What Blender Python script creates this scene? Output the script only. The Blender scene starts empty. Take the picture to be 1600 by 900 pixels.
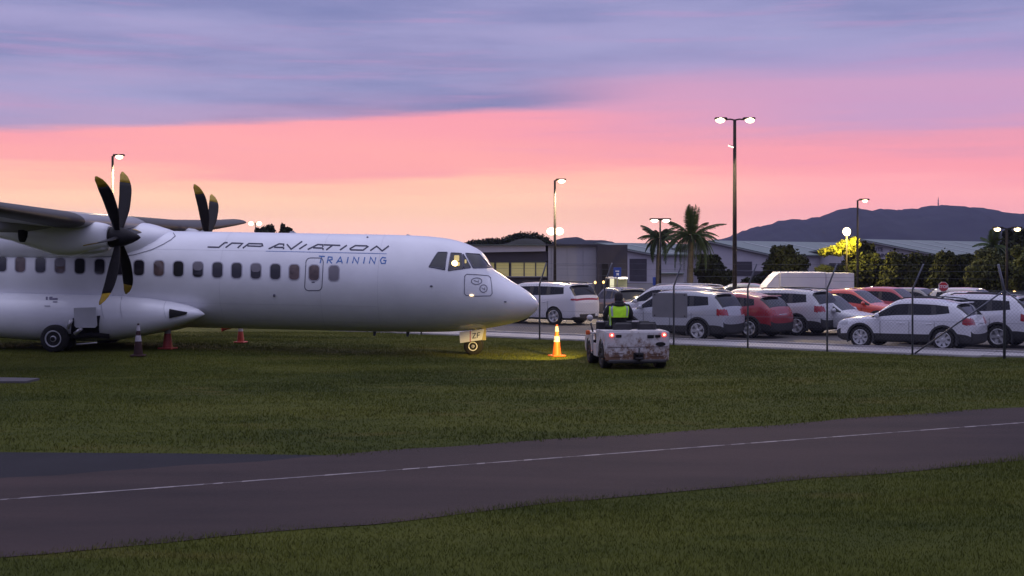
import bpy, bmesh, math, random
import numpy as np
from mathutils import Vector, Matrix
R = math.radians
rng = random.Random(7)
nrng = np.random.default_rng(7)
SC = bpy.context.scene
COL = SC.collection

# ------------------------------------------------------------------ camera
F, HC, HY = 2130.0, 2.9, 400.0           # focal length in photo pixels, eye height, horizon row
cam = bpy.data.objects.new('camera', bpy.data.cameras.new('camera'))
COL.objects.link(cam)
cam.location = (0, 0, HC)
cam.rotation_euler = (R(90), 0, 0)
cam.data.sensor_width = 36
cam.data.lens = 36 * F / 1600
cam.data.shift_y = -50 / 1600
cam.data.clip_start = 0.1
cam.data.clip_end = 20000
SC.camera = cam
SC.view_settings.view_transform = 'Standard'
SC.view_settings.look = 'None'
SC.view_settings.exposure = 0
SC.view_settings.gamma = 1
SC.render.engine = 'CYCLES'
SC.cycles.use_denoising = True
try:
    SC.cycles.denoiser = 'OPENIMAGEDENOISE'
except Exception:
    pass
SC.cycles.max_bounces = 6
SC.cycles.diffuse_bounces = 3
SC.cycles.glossy_bounces = 3
SC.cycles.transparent_max_bounces = 6
SC.cycles.volume_bounces = 1
SC.cycles.sample_clamp_indirect = 4
SC.cycles.caustics_reflective = False
SC.cycles.caustics_refractive = False


def lin(c):
    c = c / 255.0
    return c / 12.92 if c <= 0.04045 else ((c + 0.055) / 1.055) ** 2.4


def S(r, g, b):
    return (lin(r), lin(g), lin(b), 1)


# ------------------------------------------------------------------ sky
W_ = bpy.data.worlds.new("World")
SC.world = W_
W_.use_nodes = True
nt = W_.node_tree
nt.nodes.clear()


def N(t, **k):
    n = nt.nodes.new(t)
    for a, b in k.items():
        setattr(n, a, b)
    return n


def L(a, b):
    nt.links.new(a, b)


def mth(op, a, b=None, c=None, clamp=False):
    n = N('ShaderNodeMath', operation=op)
    n.use_clamp = clamp
    for i, x in enumerate((a, b, c)):
        if x is None:
            continue
        if isinstance(x, (int, float)):
            n.inputs[i].default_value = x
        else:
            L(x, n.inputs[i])
    return n.outputs[0]


def ramp(fac, stops, interp='EASE'):
    n = N('ShaderNodeValToRGB')
    cr = n.color_ramp
    cr.interpolation = interp
    while len(cr.elements) > 1:
        cr.elements.remove(cr.elements[-1])
    cr.elements[0].position = stops[0][0]
    cr.elements[0].color = stops[0][1]
    for p, c in stops[1:]:
        e = cr.elements.new(p)
        e.color = c
    L(fac, n.inputs[0])
    return n.outputs[0]


def mixc(f, a, b):
    n = N('ShaderNodeMix', data_type='RGBA')
    for s, x in ((0, f), (6, a), (7, b)):
        if isinstance(x, (int, float)):
            n.inputs[s].default_value = x
        elif isinstance(x, tuple):
            n.inputs[s].default_value = x
        else:
            L(x, n.inputs[s])
    return n.outputs[2]


def sstep(x, a, b):
    n = N('ShaderNodeMapRange', interpolation_type='SMOOTHSTEP')
    L(x, n.inputs[0])
    n.inputs[1].default_value = a
    n.inputs[2].default_value = b
    return n.outputs[0]


tc = N('ShaderNodeTexCoord')
sep = N('ShaderNodeSeparateXYZ')
L(tc.outputs['Generated'], sep.inputs[0])
X_, Y_, Z_ = sep.outputs
hor = mth('SQRT', mth('ADD', mth('MULTIPLY', X_, X_), mth('MULTIPLY', Y_, Y_)))
T_ = mth('DIVIDE', Z_, mth('MAXIMUM', hor, 0.02))          # tangent of elevation
AZ = mth('ARCTAN2', X_, Y_)                                # 0 = straight ahead, + to the right


def skynoise(sx, sz, scale, detail, rough, off=0.0):
    cv = N('ShaderNodeCombineXYZ')
    L(mth('MULTIPLY', X_, sx), cv.inputs[0])
    L(mth('MULTIPLY', Y_, sx), cv.inputs[1])
    L(mth('ADD', mth('MULTIPLY', Z_, sz), off), cv.inputs[2])
    n = N('ShaderNodeTexNoise')
    n.inputs['Scale'].default_value = scale
    n.inputs['Detail'].default_value = detail
    n.inputs['Roughness'].default_value = rough
    L(cv.outputs[0], n.inputs['Vector'])
    return n.outputs[0]


n_streak = skynoise(1.0, 16.0, 3.0, 5, 0.55)
n_fine = skynoise(1.0, 22.0, 7.0, 5, 0.6, 3.1)
n_mix = skynoise(1.0, 8.0, 3.0, 6, 0.56, 5.3)
n_big = skynoise(1.0, 7.0, 2.2, 3, 0.5, 1.7)
# the clear glow low down, pinker to the right, more orange to the left
tw = mth('ADD', T_, mth('MULTIPLY', mth('SUBTRACT', n_streak, 0.5), 0.05))
k = 1 / 0.5
warm = ramp(mth('MULTIPLY', tw, k), [
    (0.000, (1.42, .82, .62, 1)), (0.04, (1.40, .82, .58, 1)), (0.075, (1.34, .80, .50, 1)), (0.105, (1.26, .66, .45, 1)),
    (0.135, (1.14, .44, .42, 1)), (0.20, (1.04, .36, .44, 1)), (0.24, S(228, 160, 192)),
    (0.29, S(186, 162, 206)), (0.38, S(164, 154, 204)), (1.0, S(160, 168, 220))])
pink = ramp(mth('MULTIPLY', tw, k), [
    (0.000, (1.42, .66, .60, 1)), (0.08, (1.26, .50, .50, 1)), (0.13, (1.12, .38, .44, 1)),
    (0.165, S(246, 160, 182)), (0.20, S(206, 160, 202)), (0.235, S(208, 160, 200)), (0.275, S(184, 158, 204)), (0.31, S(168, 154, 204)),
    (0.38, S(160, 152, 204)), (1.0, S(160, 168, 220))])
glow = mixc(sstep(AZ, -0.05, 0.28), warm, pink)
# cool side of the sky, away from the glow
cool = ramp(mth('MULTIPLY', T_, k), [(0.0, S(44, 44, 66)), (0.2, S(62, 62, 92)), (0.5, S(100, 100, 142)), (1.0, S(150, 152, 206))])
toward = sstep(mth('COSINE', mth('ADD', AZ, 0.1)), 0.15, 0.85)
clear = mixc(toward, cool, glow)
# cloud bank above the glow: its lower edge climbs to the right
edge = mth('ADD', mth('MULTIPLY', mth('MINIMUM', mth('MAXIMUM', AZ, -0.5), 0.6), 0.055), 0.106)
cd = mth('SUBTRACT', mth('ADD', T_, mth('MULTIPLY', mth('SUBTRACT', n_big, 0.5), 0.016)), edge)
cd = mth('ADD', cd, mth('MULTIPLY', mth('SUBTRACT', n_fine, 0.5), 0.012))
bank = sstep(cd, -0.003, 0.005)
soft = sstep(cd, 0.0, 0.05)
right = sstep(AZ, -0.02, 0.13)
bank = mixc(right, bank, soft)
patch = sstep(n_streak, 0.34, 0.66)
bank_amt = mth('MULTIPLY', bank, mth('ADD', 0.84, mth('MULTIPLY', patch, 0.16)))
bank_amt = mth('MULTIPLY', bank_amt, mth('SUBTRACT', 1.0, mth('MULTIPLY', sstep(T_, 0.22, 0.6), 0.75)))
cloudc = mixc(sstep(n_mix, 0.32, 0.68), S(124, 131, 182), S(163, 160, 206))
sky = mixc(bank_amt, clear, cloudc)
# thin darker and lighter streaks through the glow
stk = sstep(n_fine, 0.52, 0.72)
sky = mixc(mth('MULTIPLY', stk, mth('MULTIPLY', 0.22, sstep(T_, 0.02, 0.09))), sky, S(214, 150, 196))
# open sky overhead
up = sstep(T_, 0.2, 1.5)
sky = mixc(up, sky, (0.98, 0.98, 1.36, 1))
below = sstep(T_, -0.06, -0.005)
sky = mixc(below, (0.05, 0.05, 0.045, 1), sky)
bg = N('ShaderNodeBackground')
L(sky, bg.inputs[0])
bg.inputs[1].default_value = 1.0
# the physical twilight sky, sun just under the horizon ahead, adds its little share
nis = N('ShaderNodeTexSky')
nis.sky_type = 'NISHITA'
nis.sun_disc = False
nis.sun_elevation = R(-2)
nis.sun_rotation = R(-6)
bg2 = N('ShaderNodeBackground')
L(nis.outputs[0], bg2.inputs[0])
bg2.inputs[1].default_value = 0.05
add = N('ShaderNodeAddShader')
L(bg.outputs[0], add.inputs[0])
L(bg2.outputs[0], add.inputs[1])
wo = N('ShaderNodeOutputWorld')
L(add.outputs[0], wo.inputs[0])
try:
    W_.cycles.sampling_method = 'MANUAL'
    W_.cycles.sample_map_resolution = 1024
except Exception:
    pass

# ------------------------------------------------------------------ materials
MATS = {}


def M(name, col, rough=0.6, metal=0.0, spec=0.5, var=0.0, vscale=6.0, var2=None, bump=0.0, bscale=60.0, coat=0.0,
      emit=None, estr=1.0, island=0.0, stretch=(1, 1, 1)):
    """Principled material: base colour with a two-scale noise variation and fine relief."""
    if name in MATS:
        return MATS[name]
    m = bpy.data.materials.new(name)
    m.use_nodes = True
    t = m.node_tree
    b = t.nodes['Principled BSDF']
    if len(col) == 3:
        col = (*col, 1)
    b.inputs['Base Color'].default_value = col
    b.inputs['Roughness'].default_value = rough
    b.inputs['Metallic'].default_value = metal
    b.inputs['Specular IOR Level'].default_value = spec
    b.inputs['Coat Weight'].default_value = coat
    b.inputs['Coat Roughness'].default_value = 0.06
    if emit:
        b.inputs['Emission Color'].default_value = (*emit[:3], 1)
        b.inputs['Emission Strength'].default_value = estr
    co = t.nodes.new('ShaderNodeTexCoord')
    mp = t.nodes.new('ShaderNodeMapping')
    mp.inputs['Scale'].default_value = stretch
    t.links.new(co.outputs['Object'], mp.inputs[0])
    src = None
    if var > 0:
        n1 = t.nodes.new('ShaderNodeTexNoise')
        n1.inputs['Scale'].default_value = vscale
        n1.inputs['Detail'].default_value = 6
        n1.inputs['Roughness'].default_value = 0.6
        t.links.new(mp.outputs[0], n1.inputs['Vector'])
        rp = t.nodes.new('ShaderNodeValToRGB')
        c2 = var2 if var2 else tuple(min(1, x * (1 + var)) for x in col[:3])
        c1 = tuple(x * (1 - var) for x in col[:3])
        rp.color_ramp.elements[0].position = 0.3
        rp.color_ramp.elements[1].position = 0.7
        rp.color_ramp.elements[0].color = (*c1, 1)
        rp.color_ramp.elements[1].color = (*c2[:3], 1)
        t.links.new(n1.outputs[0], rp.inputs[0])
        src = rp.outputs[0]
    if island > 0:
        g = t.nodes.new('ShaderNodeNewGeometry')
        mr = t.nodes.new('ShaderNodeMapRange')
        mr.inputs[3].default_value = 1 - island
        mr.inputs[4].default_value = 1 + island
        t.links.new(g.outputs['Random Per Island'], mr.inputs[0])
        hs = t.nodes.new('ShaderNodeHueSaturation')
        if src:
            t.links.new(src, hs.inputs['Color'])
        else:
            hs.inputs['Color'].default_value = col
        t.links.new(mr.outputs[0], hs.inputs['Value'])
        src = hs.outputs[0]
    if src:
        t.links.new(src, b.inputs['Base Color'])
    if bump > 0:
        n2 = t.nodes.new('ShaderNodeTexNoise')
        n2.inputs['Scale'].default_value = bscale
        n2.inputs['Detail'].default_value = 4
        t.links.new(mp.outputs[0], n2.inputs['Vector'])
        bp = t.nodes.new('ShaderNodeBump')
        bp.inputs['Strength'].default_value = bump
        bp.inputs['Distance'].default_value = 0.02
        t.links.new(n2.outputs[0], bp.inputs['Height'])
        t.links.new(bp.outputs[0], b.inputs['Normal'])
    MATS[name] = m
    return m


def glassy(name, col=(0.012, 0.013, 0.016), rough=0.08, var=0.0):
    return M(name, col, rough, spec=0.5, var=var, vscale=2.5)


# ------------------------------------------------------------------ mesh helpers
class MB:
    def __init__(s):
        s.v, s.f, s.m, s.sm = [], [], [], []

    def add(s, vs, fs, mi=0, smooth=False):
        o = len(s.v)
        s.v.extend([tuple(p) for p in vs])
        for f in fs:
            s.f.append(tuple(i + o for i in f))
            s.m.append(mi)
            s.sm.append(smooth)
        return s

    def box(s, c, d, rz=0.0, mi=0, rx=0.0, ry=0.0, taper=1.0):
        hx, hy, hz = d[0] / 2, d[1] / 2, d[2] / 2
        mt = Matrix.Rotation(rz, 3, 'Z') @ Matrix.Rotation(ry, 3, 'Y') @ Matrix.Rotation(rx, 3, 'X')
        vs = []
        for z in (-1, 1):
            k = 1.0 if z < 0 else taper
            for x, y in ((-1, -1), (1, -1), (1, 1), (-1, 1)):
                p = mt @ Vector((x * hx * k, y * hy * k, z * hz))
                vs.append((p.x + c[0], p.y + c[1], p.z + c[2]))
        return s.add(vs, [(3, 2, 1, 0), (4, 5, 6, 7), (0, 1, 5, 4), (1, 2, 6, 5), (2, 3, 7, 6), (3, 0, 4, 7)], mi)

    def bbox(s, c, d, b=0.02, rz=0.0, mi=0):
        """box with chamfered vertical and top edges"""
        hx, hy, hz = d[0] / 2, d[1] / 2, d[2] / 2
        b = min(b, hx * .9, hy * .9, hz * .9)
        def ring(z, k):
            x, y = hx - k, hy - k
            return [(-x + b, -y, z), (x - b, -y, z), (x, -y + b, z), (x, y - b, z), (x - b, y, z), (-x + b, y, z), (-x, y - b, z), (-x, -y + b, z)]
        rings = [ring(-hz, b * .8), ring(-hz + b, 0), ring(hz - b, 0), ring(hz, b * .8)]
        cs, sn = math.cos(rz), math.sin(rz)
        vs = [(x * cs - y * sn + c[0], x * sn + y * cs + c[1], z + c[2]) for r in rings for x, y, z in r]
        fs = [tuple(range(7, -1, -1)), tuple(range(24, 32))]
        for r in range(3):
            for i in range(8):
                j = (i + 1) % 8
                fs.append((r * 8 + i, r * 8 + j, r * 8 + 8 + j, r * 8 + 8 + i))
        return s.add(vs, fs, mi)

    def loft(s, rings, mi=0, smooth=True, caps=True, closed=True):
        n = len(rings[0])
        vs = [p for r in rings for p in r]
        fs = []
        for r in range(len(rings) - 1):
            for i in range(n if closed else n - 1):
                j = (i + 1) % n
                fs.append((r * n + i, r * n + j, r * n + n + j, r * n + n + i))
        s.add(vs, fs, mi, smooth)
        if caps and closed:
            o = len(s.v) - len(vs)
            s.f.append(tuple(o + i for i in range(n - 1, -1, -1)))
            s.f.append(tuple(o + (len(rings) - 1) * n + i for i in range(n)))
            s.m += [mi, mi]
            s.sm += [False, False]
        return s

    def tube(s, pts, r, n=8, mi=0, caps=True, smooth=True):
        pts = [Vector(p) for p in pts]
        rs = r if isinstance(r, (list, tuple)) else [r] * len(pts)
        rings = []
        up0 = None
        for i, p in enumerate(pts):
            d = (pts[min(i + 1, len(pts) - 1)] - pts[max(i - 1, 0)]).normalized()
            ref = Vector((0, 0, 1)) if abs(d.z) < 0.9 else Vector((1, 0, 0))
            if up0 is not None and abs(up0.dot(d)) < 0.95:
                ref = up0
            a = d.cross(ref).normalized()
            b = a.cross(d).normalized()
            up0 = b
            rings.append([tuple(p + a * math.cos(2 * math.pi * k / n) * rs[i] + b * math.sin(2 * math.pi * k / n) * rs[i]) for k in range(n)])
        return s.loft(rings, mi, smooth, caps)

    def lathe(s, prof, c=(0, 0, 0), axis='Z', n=24, mi=0, smooth=True, caps=True):
        rings = []
        for r, h in prof:
            ring = []
            for k in range(n):
                a = 2 * math.pi * k / n
                x, y = r * math.cos(a), r * math.sin(a)
                if axis == 'Z':
                    p = (x, y, h)
                elif axis == 'Y':
                    p = (x, h, -y)
                else:
                    p = (h, x, y)
                ring.append((p[0] + c[0], p[1] + c[1], p[2] + c[2]))
            rings.append(ring)
        return s.loft(rings, mi, smooth, caps)

    def prism(s, poly, z0, z1, mi=0):
        """vertical prism over a ground polygon"""
        n = len(poly)
        vs = [(x, y, z0) for x, y in poly] + [(x, y, z1) for x, y in poly]
        fs = [tuple(range(n - 1, -1, -1)), tuple(range(n, 2 * n))]
        for i in range(n):
            j = (i + 1) % n
            fs.append((i, j, n + j, n + i))
        return s.add(vs, fs, mi)

    def slab(s, poly, y0, y1, mi=0):
        """polygon in the x-z plane extruded along y"""
        n = len(poly)
        vs = [(x, y0, z) for x, z in poly] + [(x, y1, z) for x, z in poly]
        fs = [tuple(range(n)), tuple(range(2 * n - 1, n - 1, -1))]
        for i in range(n):
            j = (i + 1) % n
            fs.append((i, n + i, n + j, j))
        return s.add(vs, fs, mi)

    def ell(s, c, r, n=14, m=8, mi=0, rot=None):
        rings = []
        for j in range(m + 1):
            ph = -math.pi / 2 + math.pi * j / m
            k = max(math.cos(ph), 0.02)
            ring = []
            for i in range(n):
                a = 2 * math.pi * i / n
                p = Vector((r[0] * k * math.cos(a), r[1] * k * math.sin(a), r[2] * math.sin(ph)))
                if rot:
                    p = rot @ p
                ring.append((p.x + c[0], p.y + c[1], p.z + c[2]))
            rings.append(ring)
        return s.loft(rings, mi)

    def mesh(s, name, mats):
        me = bpy.data.meshes.new(name)
        me.from_pydata(s.v, [], s.f)
        for m in (mats if isinstance(mats, (list, tuple)) else [mats]):
            me.materials.append(m)
        me.polygons.foreach_set('material_index', s.m)
        me.polygons.foreach_set('use_smooth', s.sm)
        me.update()
        return me

    def build(s, name, mats, parent=None, loc=None, rot=None):
        return link(name, s.mesh(name, mats), parent, loc, rot)


def link(name, me, parent=None, loc=None, rot=None):
    o = bpy.data.objects.new(name, me)
    COL.objects.link(o)
    if parent:
        o.parent = parent
    if loc is not None:
        o.location = loc
    if rot is not None:
        o.rotation_euler = rot
    return o


def thing(name, label, cat, loc=(0, 0, 0), rz=0.0, group=None, rot=None):
    o = bpy.data.objects.new(name, None)
    COL.objects.link(o)
    o.empty_display_size = 0.2
    o.location = loc
    o.rotation_euler = rot if rot else (0, 0, rz)
    return tag(o, label, cat, group)


def tag(o, label, cat, group=None):
    o['label'] = label
    o['category'] = cat
    if group:
        o['group'] = group
    return o


def struct(o, kind='structure'):
    o['kind'] = kind
    return o


def copy_tree(o, parent=None):
    c = o.copy()
    COL.objects.link(c)
    if parent:
        c.parent = parent
    for ch in o.children:
        copy_tree(ch, c)
    return c


def evaluated(o):
    dg = bpy.context.evaluated_depsgraph_get()
    dg.update()
    return bpy.data.meshes.new_from_object(o.evaluated_get(dg))


def G(px, py):
    d = F * HC / (py - HY)
    return Vector(((px - 800) / F * d, d, 0))


def P(px, py, d):
    return Vector(((px - 800) / F * d, d, HC - (py - HY) / F * d))


def ZH(py, d):
    return HC - (py - HY) / F * d


def interp(tab, x):
    xs = [a for a, _ in tab]
    ys = [b for _, b in tab]
    n = len(xs)
    if x <= xs[0]:
        return ys[0]
    if x >= xs[-1]:
        return ys[-1]
    i = max(j for j in range(n - 1) if xs[j] <= x)
    h = [xs[j + 1] - xs[j] for j in range(n - 1)]
    dl = [(ys[j + 1] - ys[j]) / h[j] for j in range(n - 1)]
    def slope(j):
        if j == 0:
            return dl[0]
        if j == n - 1:
            return dl[-1]
        if dl[j - 1] * dl[j] <= 0:
            return 0.0
        w1, w2 = 2 * h[j] + h[j - 1], h[j] + 2 * h[j - 1]
        return (w1 + w2) / (w1 / dl[j - 1] + w2 / dl[j])
    t = (x - xs[i]) / h[i]
    m0, m1 = slope(i) * h[i], slope(i + 1) * h[i]
    return ((2 * t ** 3 - 3 * t * t + 1) * ys[i] + (t ** 3 - 2 * t * t + t) * m0 + (-2 * t ** 3 + 3 * t * t) * ys[i + 1] + (t ** 3 - t * t) * m1)


def spot(name, loc, target, power, col, size, parent=None, radius=0.12, blend=0.6):
    ld = bpy.data.lights.new(name, 'SPOT')
    ld.energy = power
    ld.color = col
    ld.spot_size = size
    ld.spot_blend = blend
    ld.shadow_soft_size = radius
    o = bpy.data.objects.new(name, ld)
    COL.objects.link(o)
    o.location = loc
    o.rotation_euler = (Vector(target) - Vector(loc)).to_track_quat('-Z', 'Y').to_euler()
    if parent:
        o.parent = parent
    return o


# ------------------------------------------------------------------ ground, roads, car park
m_soil = M('lawn_soil', (0.056, 0.070, 0.018), 0.95, spec=0.1, var=0.4, vscale=0.22, var2=(0.088, 0.095, 0.026), bump=0.6, bscale=30)


def lift(x, y):
    """the lawn swells a little where the main wheels stand"""
    x, y = np.asarray(x, float), np.asarray(y, float)
    a = np.clip((-3.0 - x) / 8.0, 0, 1)
    b = np.clip((y - 34.5) / 4.0, 0, 1) * np.clip((50 - y) / 8.0, 0, 1)
    a, b = a * a * (3 - 2 * a), b * b * (3 - 2 * b)
    return .17 * a * b * (1 + .10 * np.sin(x * .9) * np.sin(y * 1.1))


mb = MB()
GX = 4200
xs = [-GX, -900, -200, -60] + [-40 + k for k in range(44)] + [10, 15, 30, 60, 200, 900, GX]
ys = [-60, 0, 10, 20, 30] + [33 + .5 * k for k in range(40)] + [55, 80, 150, 400, 1200, GX]
vs = [(x, y, float(lift(x, y))) for y in ys for x in xs]
nx = len(xs)
fs = [(j * nx + i, j * nx + i + 1, (j + 1) * nx + i + 1, (j + 1) * nx + i) for j in range(len(ys) - 1) for i in range(nx - 1)]
mb.add(vs, fs, 0, True)
struct(mb.build('ground', m_soil))

m_road = M('worn_asphalt', (0.034, 0.020, 0.017), 0.8, spec=0.24, var=0.4, vscale=0.5, bump=0.5, bscale=70, stretch=(0.35, 1.4, 1))
m_road2 = M('newer_asphalt', (0.014, 0.012, 0.015), 0.8, spec=0.2, var=0.2, vscale=0.8, bump=0.4, bscale=70)
m_line = M('faded_road_paint', (0.13, 0.105, 0.11), 0.7, var=0.5, vscale=2.2, var2=(0.34, 0.29, 0.27))
rd = Vector((0.894, 0.447))


def road_strip(name, far0, near0, z, mat, x0=-60, x1=70, jit=0.0, kind=True):
    mb = MB()
    n = 260
    vs = []
    for i in range(n + 1):
        x = x0 + (x1 - x0) * i / n
        yf = far0 + 0.508 * x + rng.uniform(-jit, jit) + .09 * math.sin(x * .8 + 2) + .06 * math.sin(x * 2.3)
        yn = near0 + 0.518 * x + rng.uniform(-jit, jit) + .08 * math.sin(x * .7) + .06 * math.sin(x * 1.9 + 1)
        vs += [(x, yn, z), (x, yf, z)]
    fs = [(2 * i, 2 * i + 2, 2 * i + 3, 2 * i + 1) for i in range(n)]
    mb.add(vs, fs)
    o = mb.build(name, mat)
    return struct(o)


road_strip('road', 21.15, 15.62, 0.008, m_road, jit=0.05)
mbj = MB()
side = [G(-700, 730), G(0, 707), G(300, 709), G(470, 711), G(530, 712.5)]
low = [G(-700, 850), G(0, 775), G(300, 747), G(470, 733), G(530, 727)]
for i in range(4):
    q = [low[i], low[i + 1], side[i + 1], side[i]]
    mbj.add([(p.x, p.y, 0.004) for p in q], [(0, 1, 2, 3)])
struct(mbj.build('side_road', m_road2))
# painted line, slightly broken
mb = MB()
for i in range(0, 1180):
    x = -60 + i * 0.11
    thin = .35 if rng.random() < 0.12 else 1.0
    y = 19.2 + 0.501 * x
    y2 = 19.2 + 0.501 * (x + 0.11)
    w = rng.uniform(0.026, 0.05) * thin
    mb.add([(x, y - w, .012), (x + .11, y2 - w, .012), (x + .11, y2 + w, .012), (x, y + w, .012)], [(0, 1, 2, 3)])
struct(mb.build('road_marking', m_line))

# fence line and things parallel to it
FA = Vector((0.96, 47.4))
FD = Vector((11.0, -7.6)).normalized()
FNRM = Vector((-FD.y, FD.x))              # towards the car park
m_conc = M('pale_concrete', (0.36, 0.34, 0.34), 0.85, spec=0.25, var=0.15, vscale=1.5, bump=0.3, bscale=50)
m_park = M('car_park_asphalt', (0.085, 0.075, 0.07), 0.75, spec=0.4, var=0.2, vscale=0.5, bump=0.4, bscale=50)


def fl(t, off):
    p = FA + FD * t + FNRM * off
    return (p.x, p.y)


mb = MB()
mb.prism([fl(-60, 2.08), fl(40, 2.08), fl(40, 120), fl(-60, 120)], -0.3, 0.006)
struct(mb.build('car_park', m_park))
mb = MB()
for i in range(30):
    a, b = -60 + i * 2.5, -60 + i * 2.5 + 2.488
    if b > 15.3:
        break
    mb.prism([fl(a, 0.0), fl(b, 0.0), fl(b, 1.9), fl(a, 1.9)], -0.1, 0.05)
mb.prism([fl(15.02, 0.4), fl(16.3, .9), fl(16.6, 1.9), fl(15.02, 1.9)], -0.1, 0.05)
struct(mb.build('footpath', m_conc))
mb = MB()
for i in range(20):
    a, b = -60 + i * 5, -60 + i * 5 + 4.98
    mb.prism([fl(a, 1.91), fl(b, 1.91), fl(b, 2.07), fl(a, 2.07)], -0.1, 0.10)
struct(mb.build('kerb', m_conc))
# painted bay lines in the car park
m_white_paint = M('bay_paint', (0.6, 0.58, 0.55), 0.7, var=0.2, vscale=4)
mb = MB()
for r in range(3):
    for i in range(24):
        t = -38 + i * 2.6
        o = 9.5 + r * 11
        mb.add([(*fl(t, o), .011), (*fl(t + .1, o), .011), (*fl(t + .1, o + 4.6), .011), (*fl(t, o + 4.6), .011)], [(0, 1, 2, 3)])
struct(mb.build('parking_bay_marking', m_white_paint))
# concrete slab at the left edge of the lawn
mb = MB()
a, b, c, d = G(-90, 599), G(40, 599), G(62, 594), G(-90, 591)
mb.prism([(a.x, a.y), (b.x, b.y), (c.x, c.y), (d.x, d.y)], -0.1, 0.05)
struct(mb.build('concrete_pavement', M('slab_concrete', (0.095, 0.085, 0.09), 0.8, var=0.2, vscale=2)))

# grass: short blades, thick near the camera, sparser farther off


def lawn_material(name, dark, mid, light, dry, rough=.85, island=.3):
    """mown grass: broad tonal patches, finer clumps and a few dry areas"""
    m = bpy.data.materials.new(name)
    m.use_nodes = True
    t = m.node_tree
    b = t.nodes['Principled BSDF']
    b.inputs['Roughness'].default_value = rough
    b.inputs['Specular IOR Level'].default_value = .08
    co = t.nodes.new('ShaderNodeTexCoord')
    def nz(scale, det, st=(1, 1, 1), off=0):
        mp = t.nodes.new('ShaderNodeMapping')
        mp.inputs['Scale'].default_value = st
        mp.inputs['Location'].default_value = (off, off, 0)
        t.links.new(co.outputs['Object'], mp.inputs[0])
        n = t.nodes.new('ShaderNodeTexNoise')
        n.inputs['Scale'].default_value = scale
        n.inputs['Detail'].default_value = det
        n.inputs['Roughness'].default_value = .6
        t.links.new(mp.outputs[0], n.inputs['Vector'])
        return n.outputs[0]
    def rmp(f, st):
        r = t.nodes.new('ShaderNodeValToRGB')
        e = r.color_ramp.elements
        e[0].position, e[0].color = st[0][0], (*st[0][1], 1)
        e[1].position, e[1].color = st[-1][0], (*st[-1][1], 1)
        for p, c in st[1:-1]:
            q = e.new(p)
            q.color = (*c, 1)
        t.links.new(f, r.inputs[0])
        return r.outputs[0]
    def mx(f, a, b_):
        n = t.nodes.new('ShaderNodeMix')
        n.data_type = 'RGBA'
        t.links.new(f, n.inputs[0]) if not isinstance(f, float) else setattr(n.inputs[0], 'default_value', f)
        t.links.new(a, n.inputs[6])
        t.links.new(b_, n.inputs[7])
        return n.outputs[2]
    broad = rmp(nz(.22, 4, (.55, 1.2, 1)), [(.36, dark), (.5, mid), (.64, light)])
    fine = rmp(nz(1.7, 5, (.6, 1.3, 1), 7), [(.3, dark), (.55, mid), (.75, light)])
    c = mx(.45, broad, fine)
    dm = t.nodes.new('ShaderNodeMapRange')
    dm.inputs[1].default_value, dm.inputs[2].default_value = .58, .74
    dm.inputs[4].default_value = .65
    t.links.new(nz(.55, 5, (.5, 1.4, 1), 19), dm.inputs[0])
    dc = t.nodes.new('ShaderNodeRGB')
    dc.outputs[0].default_value = (*dry, 1)
    c = mx(dm.outputs[0], c, dc.outputs[0])
    if island:
        g = t.nodes.new('ShaderNodeNewGeometry')
        mr = t.nodes.new('ShaderNodeMapRange')
        mr.inputs[3].default_value, mr.inputs[4].default_value = 1 - island, 1 + island
        t.links.new(g.outputs['Random Per Island'], mr.inputs[0])
        hs = t.nodes.new('ShaderNodeHueSaturation')
        t.links.new(c, hs.inputs['Color'])
        t.links.new(mr.outputs[0], hs.inputs['Value'])
        c = hs.outputs[0]
    t.links.new(c, b.inputs['Base Color'])
    if island:
        ge = t.nodes.new('ShaderNodeNewGeometry')
        v1 = t.nodes.new('ShaderNodeVectorMath')
        v1.operation = 'SCALE'
        v1.inputs[3].default_value = .55
        t.links.new(ge.outputs['Normal'], v1.inputs[0])
        v2 = t.nodes.new('ShaderNodeVectorMath')
        v2.operation = 'ADD'
        v2.inputs[1].default_value = (0, 0, .8)
        t.links.new(v1.outputs[0], v2.inputs[0])
        v3 = t.nodes.new('ShaderNodeVectorMath')
        v3.operation = 'NORMALIZE'
        t.links.new(v2.outputs[0], v3.inputs[0])
        t.links.new(v3.outputs[0], b.inputs['Normal'])
    return m


m_grass = lawn_material('grass_blades', (.034, .045, .008), (.070, .080, .012), (.112, .115, .018), (.15, .118, .03), island=.2)
m_soil2 = lawn_material('lawn_ground', (.029, .039, .007), (.056, .064, .010), (.084, .088, .015), (.105, .084, .023), .95, 0)
bpy.data.objects['ground'].data.materials[0] = m_soil2
def grass_mask(x, y):
    rn = 15.62 + 0.518 * x
    rf = 21.15 + 0.508 * x
    edge = np.abs(nrng.normal(0, 0.14, x.shape)) + .07 * (1 + np.sin(x * 3.1) * np.sin(x * 1.3 + 1))
    rn = rn + .08 * np.sin(x * .7) + .06 * np.sin(x * 1.9 + 1)
    rf = rf + .09 * np.sin(x * .8 + 2) + .06 * np.sin(x * 2.3)
    on_road = (y > rn + edge) & (y < rf - edge)
    t = (x - FA.x) * FD.x + (y - FA.y) * FD.y
    o = (x - FA.x) * FNRM.x + (y - FA.y) * FNRM.y
    on_path = (o > -.02 + nrng.uniform(-.05, .02, x.shape)) & ((t < 15.4) | (o > 1.85))
    k = 6177.0 / np.maximum(y, 1)
    px = 800 + x / np.maximum(y, 1) * F
    wedge = (px < 525) & (k + 400 > 707 + 0.0105 * px) & (y > rf - .6)
    slab = (px < 62) & (k > 191) & (k < 199)
    return ~(on_road | on_path | wedge | slab)


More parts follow.
